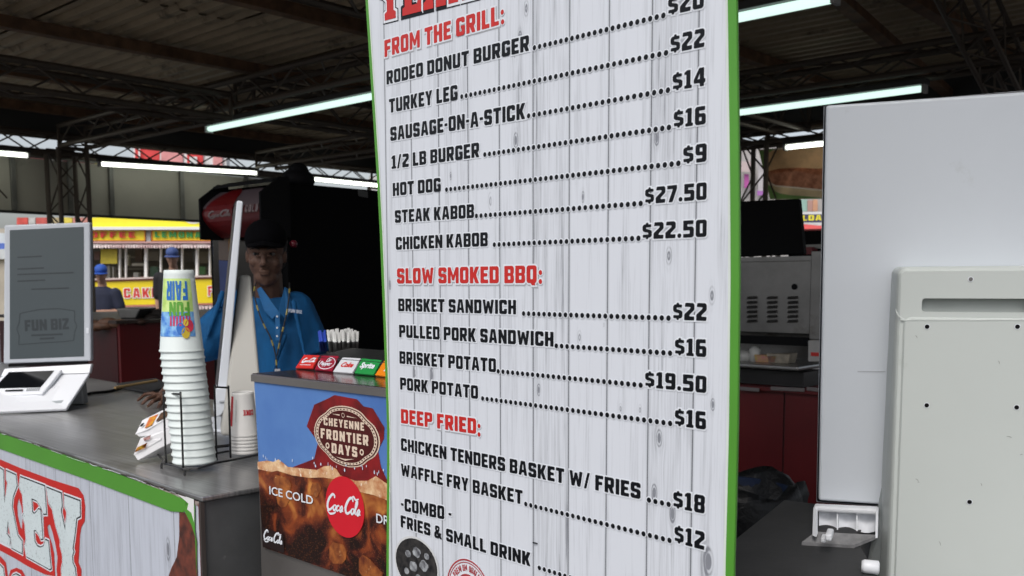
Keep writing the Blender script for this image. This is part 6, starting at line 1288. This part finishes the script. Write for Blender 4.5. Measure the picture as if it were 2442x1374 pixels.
slab('end_wall', [tq(34, 560, .05), tq(34, 800, .05), tq(34, 800, .05)+DY*2, tq(34, 560, .05)+DY*2], V((-.05, 0, 0)), YEL, yt)
slab('floor_box', rect(36, 800, 525, 860, 0), DY*2, mat('trailer skirt', (.3, .3, .3), .6), yt)
slab('roof', [tq(34, 545, .1), tq(525, 545, .1), tq(525, 545, .1)+DY*2.0, tq(34, 545, .1)+DY*2.0], (0, 0, .04), TWH, yt)
slab('roof_board', [tq(213, 541, -.2), tq(506, 543, -.2), tq(497, 519, -.2), tq(213, 519, -.2)], DY*.06, YLR, yt)
p = Print(); fr_ = Frame(tq(462, 527, -.2), V((1, 0, 0)), Z, V((0, -1, 0))); p.disc(fr_, 0, .07, .19, .12, .012, 24); p.done('roof_emblem_rim', TWH, yt)
p = Print(); p.disc(fr_, 0, .075, .16, .10, .02, 24); p.done('roof_emblem', REDT, yt)
for (x0, x1, c_) in ((40, 66, (.75, .10, .08)), (68, 84, (.6, .6, .58)), (86, 112, (.65, .12, .10)), (114, 150, (.55, .45, .25)), (152, 172, (.85, .7, .1)), (174, 211, (.7, .3, .25))):
    slab('roof_board', rect(x0, 519, x1, 540, -.2), DY*.06, mat('roof board %d' % x0, c_, .5, var=.4, scale=8), yt)
slab('gutter', rect(205, 541, 524, 548, -.32), DY*.3, TWH, yt)
for nm, x0, x1, tx, c_, W0_ in (('COFFEE', 60, 346, 'COFFEE', REDT, (190, 323)), ('LEMONADE', 361, 512, 'LEMONADE', mat('green sign paint', (.03, .30, .06), .4), (370, 516))):
    sgn = slab('sign_board', rect(x0, 547, x1, 575, -.22), DY*.08, YEL, yt)
    for yy in (547.5, 573): slab('sign_border', rect(x0, yy, x1, yy+1.8, -.235), DY*.01, mat('orange border', (.75, .20, .02), .5), sgn)
    for xx in (x0, x1-2.2): slab('sign_border', rect(xx, 549.5, xx+2.2, 572.8, -.235), DY*.01, mat('orange border'), sgn)
    a = tq(W0_[0], 566.5, -.24); b_ = tq(W0_[1], 567, -.24); p = Print(); f = Frame(a, (b_-a).normalized(), Z, V((0, -1, 0))); letter(f, tx, (b_-a).length, .10, ink=p, lay=.01, gap=2.6, rnd=0); p.done('sign_lettering', c_, sgn)
slab('sign_script', rect(412, 551, 490, 554, -.24), DY*.004, mat('orange border'), yt)
slab('sign_post', rect(348, 547, 359, 582, -.2), DY*.05, mat('grey post', (.45, .46, .47), .5), yt)
slab('sign_ledge', rect(60, 576, 514, 580, -.24), DY*.2, mat('pink trim', (.62, .36, .34), .5), yt)
q = MB(); random.seed(5)
x = 60
while x < 512:
    w_ = 5+random.random()*3; q.prism([tq(x, 580.5, -.2), tq(x+w_, 580.5, -.2), tq(x+w_*.85, 590+random.random()*2, -.24), tq(x+w_*.5, 592.5, -.26), tq(x+w_*.15, 590, -.24)], DY*.02); x += w_
o = q.done('fringe', FRG, yt); 
for x0, w_ in ((240, 3), (283, 3), (298, 2.2), (344, 6), (381, 3), (432, 3), (466, 6), (498, 3)): slab('window_post', rect(x0, 592, x0+w_, 667, -.02), DY*.06, TWH, yt)
slab('yellow_notice', rect(240, 594, 279, 629, -.08), DY*.01, mat('yellow paper', (.42, .34, .02), .6, var=.2), yt)
slab('counter_ledge', [tq(60, 669, -.25), tq(525, 656, -.25), tq(525, 660, -.25), tq(60, 673, -.25)], DY*.3, mat('ledge pale', (.62, .50, .46), .5), yt)
slab('ledge_trim', [tq(60, 673.5, -.22), tq(525, 660.5, -.22), tq(525, 664, -.22), tq(60, 677, -.22)], DY*.03, mat('brown red trim', (.36, .08, .04), .5), yt)
slab('front_board', [tq(60, 677, -.2), tq(525, 664, -.2), tq(525, 722, -.2), tq(60, 734, -.2)], DY*.08, YEL, yt)
slab('front_trim', [tq(60, 734.5, -.2), tq(525, 722.5, -.2), tq(525, 726, -.2), tq(60, 738, -.2)], DY*.08, mat('pale red trim', (.62, .22, .16), .5), yt)
for tx, x0, x1, y in (('FUNNEL CAKES', 165, 398, 712), ('FRIES', 497, 560, 705)):
    a = tq(x0, y+1, -.21); b_ = tq(x1, y-3, -.21); f = Frame(a, (b_-a).normalized(), Z, V((0, -1, 0))); p, h_ = Print(), Print(); letter(f, tx, (b_-a).length, .165, ink=p, halo=h_, hw=.012, lay=.008, gap=2.6, rnd=0); h_.done('lettering_rim', TWH, yt); p.done('front_lettering', REDT, yt)
q = MB(); x = 60
while x < 520:
    w_ = 6+random.random()*3; q.prism([tq(x, 739-(x-60)*.026, -.18), tq(x+w_, 739-(x-60)*.026, -.18), tq(x+w_*.8, 748+random.random()*4-(x-60)*.026, -.2), tq(x+w_*.2, 748-(x-60)*.026, -.2)], DY*.02); x += w_
q.done('fringe', FRG, yt)
slab('white_cloth', rect(332, 740, 362, 775, -.3), DY*.1, FRG, yt)
slab('shelf', rect(240, 612, 520, 615, 1.6), DY*.2, mat('interior shelf', (.25, .23, .2), .5), yt); slab('shelf', rect(240, 640, 520, 643, 1.6), DY*.2, mat('interior shelf'), yt)
for x0, y0, x1, y1, c_ in ((255, 634, 262, 668, (.5, .5, .48)), (268, 636, 272, 668, (.45, .45, .44)), (300, 608, 306, 634, (.85, .85, .85)), (314, 628, 342, 634, (.8, .8, .78)), (318, 650, 330, 662, (.6, .6, .58)), (316, 659, 340, 668, (.5, .16, .13)), (358, 636, 376, 662, (.05, .11, .07)), (378, 648, 385, 664, (.5, .55, .6)), (475, 636, 488, 655, (.12, .32, .12)), (502, 600, 516, 650, (.10, .08, .02)), (322, 594, 338, 624, (.12, .08, .06)), (410, 600, 460, 625, (.11, .10, .09)), (225, 600, 238, 620, (.10, .05, .04)), (472, 600, 496, 628, (.20, .18, .15)), (352, 600, 378, 622, (.2, .19, .17))):
    slab('interior_goods', rect(x0, y0, x1, y1, .5+random.random()*.8), DY*.1, mat('goods %d' % x0, c_, .5, var=.2), yt)

# ================================================================== OTHER BOOTHS AND SKY-LINE BEYOND
def booth(name, label, cat, rects, Y):
    t = thing(name, label, cat, ony(rects[0][0], 900, Y)); t.location.z = 0
    for i, r in enumerate(rects):
        x0, y0, x1, y1, c_, nm = r[:6]; d = -.03*i; slab(nm, [ony(x0, y1, Y+d), ony(x1, y1, Y+d), ony(x1, y0, Y+d), ony(x0, y0, Y+d)], DY*(.4 if i == 0 else .02), mat('%s paint %d' % (name, i), c_, .5, var=.25, scale=3), t)
    return t
rw = (.72, .05, .05)
t = booth('ride_sign_board', 'red and white fairground sign seen through the left end truss', 'sign', [(318, 330, 540, 400, (.80, .78, .78), 'sign_board'), (322, 336, 380, 392, rw, 'sign_panel'), (384, 345, 436, 392, (.72, .30, .30), 'sign_panel'), (446, 352, 484, 392, rw, 'sign_panel'), (508, 360, 530, 396, (.72, .30, .30), 'sign_panel'), (330, 342, 334, 380, (.8, .8, .8), 'stripe'), (452, 374, 470, 392, (.8, .8, .8), 'stripe')], 34)
p = Print(); a = ony(338, 378, 33.7); b_ = ony(425, 388, 33.7); letter(Frame(a, (b_-a).normalized(), Z, V((0, -1, 0))), 'FUNTO', (b_-a).length, .28, ink=p, lay=.01, rnd=0) if False else None
for xp in (345, 500): MB().tube([ony(xp, 395, 34.2), V((ony(xp, 395, 34.2).x, 34.2, 0))], .1, 8).done('post', TWH, t)
booth('red_roof_trailer', 'red and white trailer roof behind the beige awning flaps', 'trailer', [(-60, 372, 240, 405, (.42, .40, .42), 'roof_wall'), (-60, 376, 22, 400, (.40, .05, .06), 'roof_sign'), (70, 376, 105, 386, (.30, .05, .06), 'roof_sign'), (150, 378, 236, 390, (.32, .06, .08), 'roof_sign'), (226, 384, 242, 392, (.80, .66, .05), 'roof_lamp')], 24)
booth('tent_booth', 'white booth with red stripe in the narrow gap left of the menu board', 'booth', [(880, 420, 960, 800, (.55, .55, .54), 'wall'), (880, 470, 960, 492, (.42, .06, .07), 'stripe'), (880, 524, 960, 545, (.60, .62, .30), 'stripe'), (880, 560, 960, 660, (.30, .29, .30), 'window')], 20)
t = booth('float_booth', 'colourful booth with yellow lettering on a navy sign at far right', 'booth', [(1740, 340, 2080, 620, (.45, .43, .42), 'wall'), (1895, 476, 1925, 504, (.35, .55, .48), 'panel'), (1926, 478, 1938, 504, (.50, .30, .26), 'panel'), (1939, 476, 1950, 504, (.62, .33, .20), 'panel'), (1890, 505, 2020, 511, (.8, .8, .8), 'sign_border'), (1890, 511, 2020, 531, (.05, .045, .12), 'sign_board'), (1890, 531, 2020, 538, (.78, .78, .8), 'sign_border'), (1775, 415, 1786, 448, (.50, .10, .38), 'panel'), (1808, 380, 1830, 455, (.50, .48, .50), 'panel'), (1806, 455, 1830, 466, (.42, .16, .50), 'panel'), (1765, 385, 1800, 410, (.55, .45, .45), 'panel')], 21)
p = Print(); a = ony(1898, 527, 20.6); b_ = ony(1992, 525, 20.6); letter(Frame(a, (b_-a).normalized(), Z, V((0, -1, 0))), 'FLOATS', (b_-a).length, .115, ink=p, lay=.01, gap=1.6, rnd=0); p.done('sign_lettering', mat('yellow lettering', (.85, .75, .04), .5), t)
um = thing('red_parasol', 'red parasol below the navy float sign at far right', 'parasol', ony(1930, 560, 15)); q = MB(); apex = ony(1912, 534, 15); n_ = 12
vs = [apex]+[apex+V((1.0*cos(2*pi*k/n_), 1.0*sin(2*pi*k/n_), -.13)) for k in range(n_)]; q.add(vs, [[0, 1+k, 1+(k+1) % n_] for k in range(n_)]); q.done('canopy', mat('red canopy', (.70, .07, .06), .6), um); rod('pole', V((apex.x, apex.y, 0)), apex, .02, TWH, um)
booth('pale_stall', 'pale blue and white stall at the left edge behind the small screen', 'stall', [(-140, 545, 14, 800, (.46, .42, .36), 'wall'), (-140, 556, 14, 580, (.60, .66, .72), 'awning'), (-140, 580, 14, 594, (.10, .18, .60), 'awning_stripe'), (-140, 594, 14, 618, (.62, .66, .70), 'awning')], 18)

for x0, Y, c1, c2 in ((985, 26, (.10, .30, .55), 'blue'), (1330, 23, (.62, .10, .08), 'red'), (2250, 24, (.70, .50, .04), 'orange')):
    booth('game_stall', 'small %s roofed stall far behind the food stand' % c2, 'stall', [(x0, 560, x0+300, 830, (.55, .52, .48), 'wall'), (x0-15, 520, x0+315, 575, c1, 'awning'), (x0+20, 590, x0+280, 690, (.06, .055, .05), 'opening'), (x0, 700, x0+300, 716, c1, 'ledge')], Y)
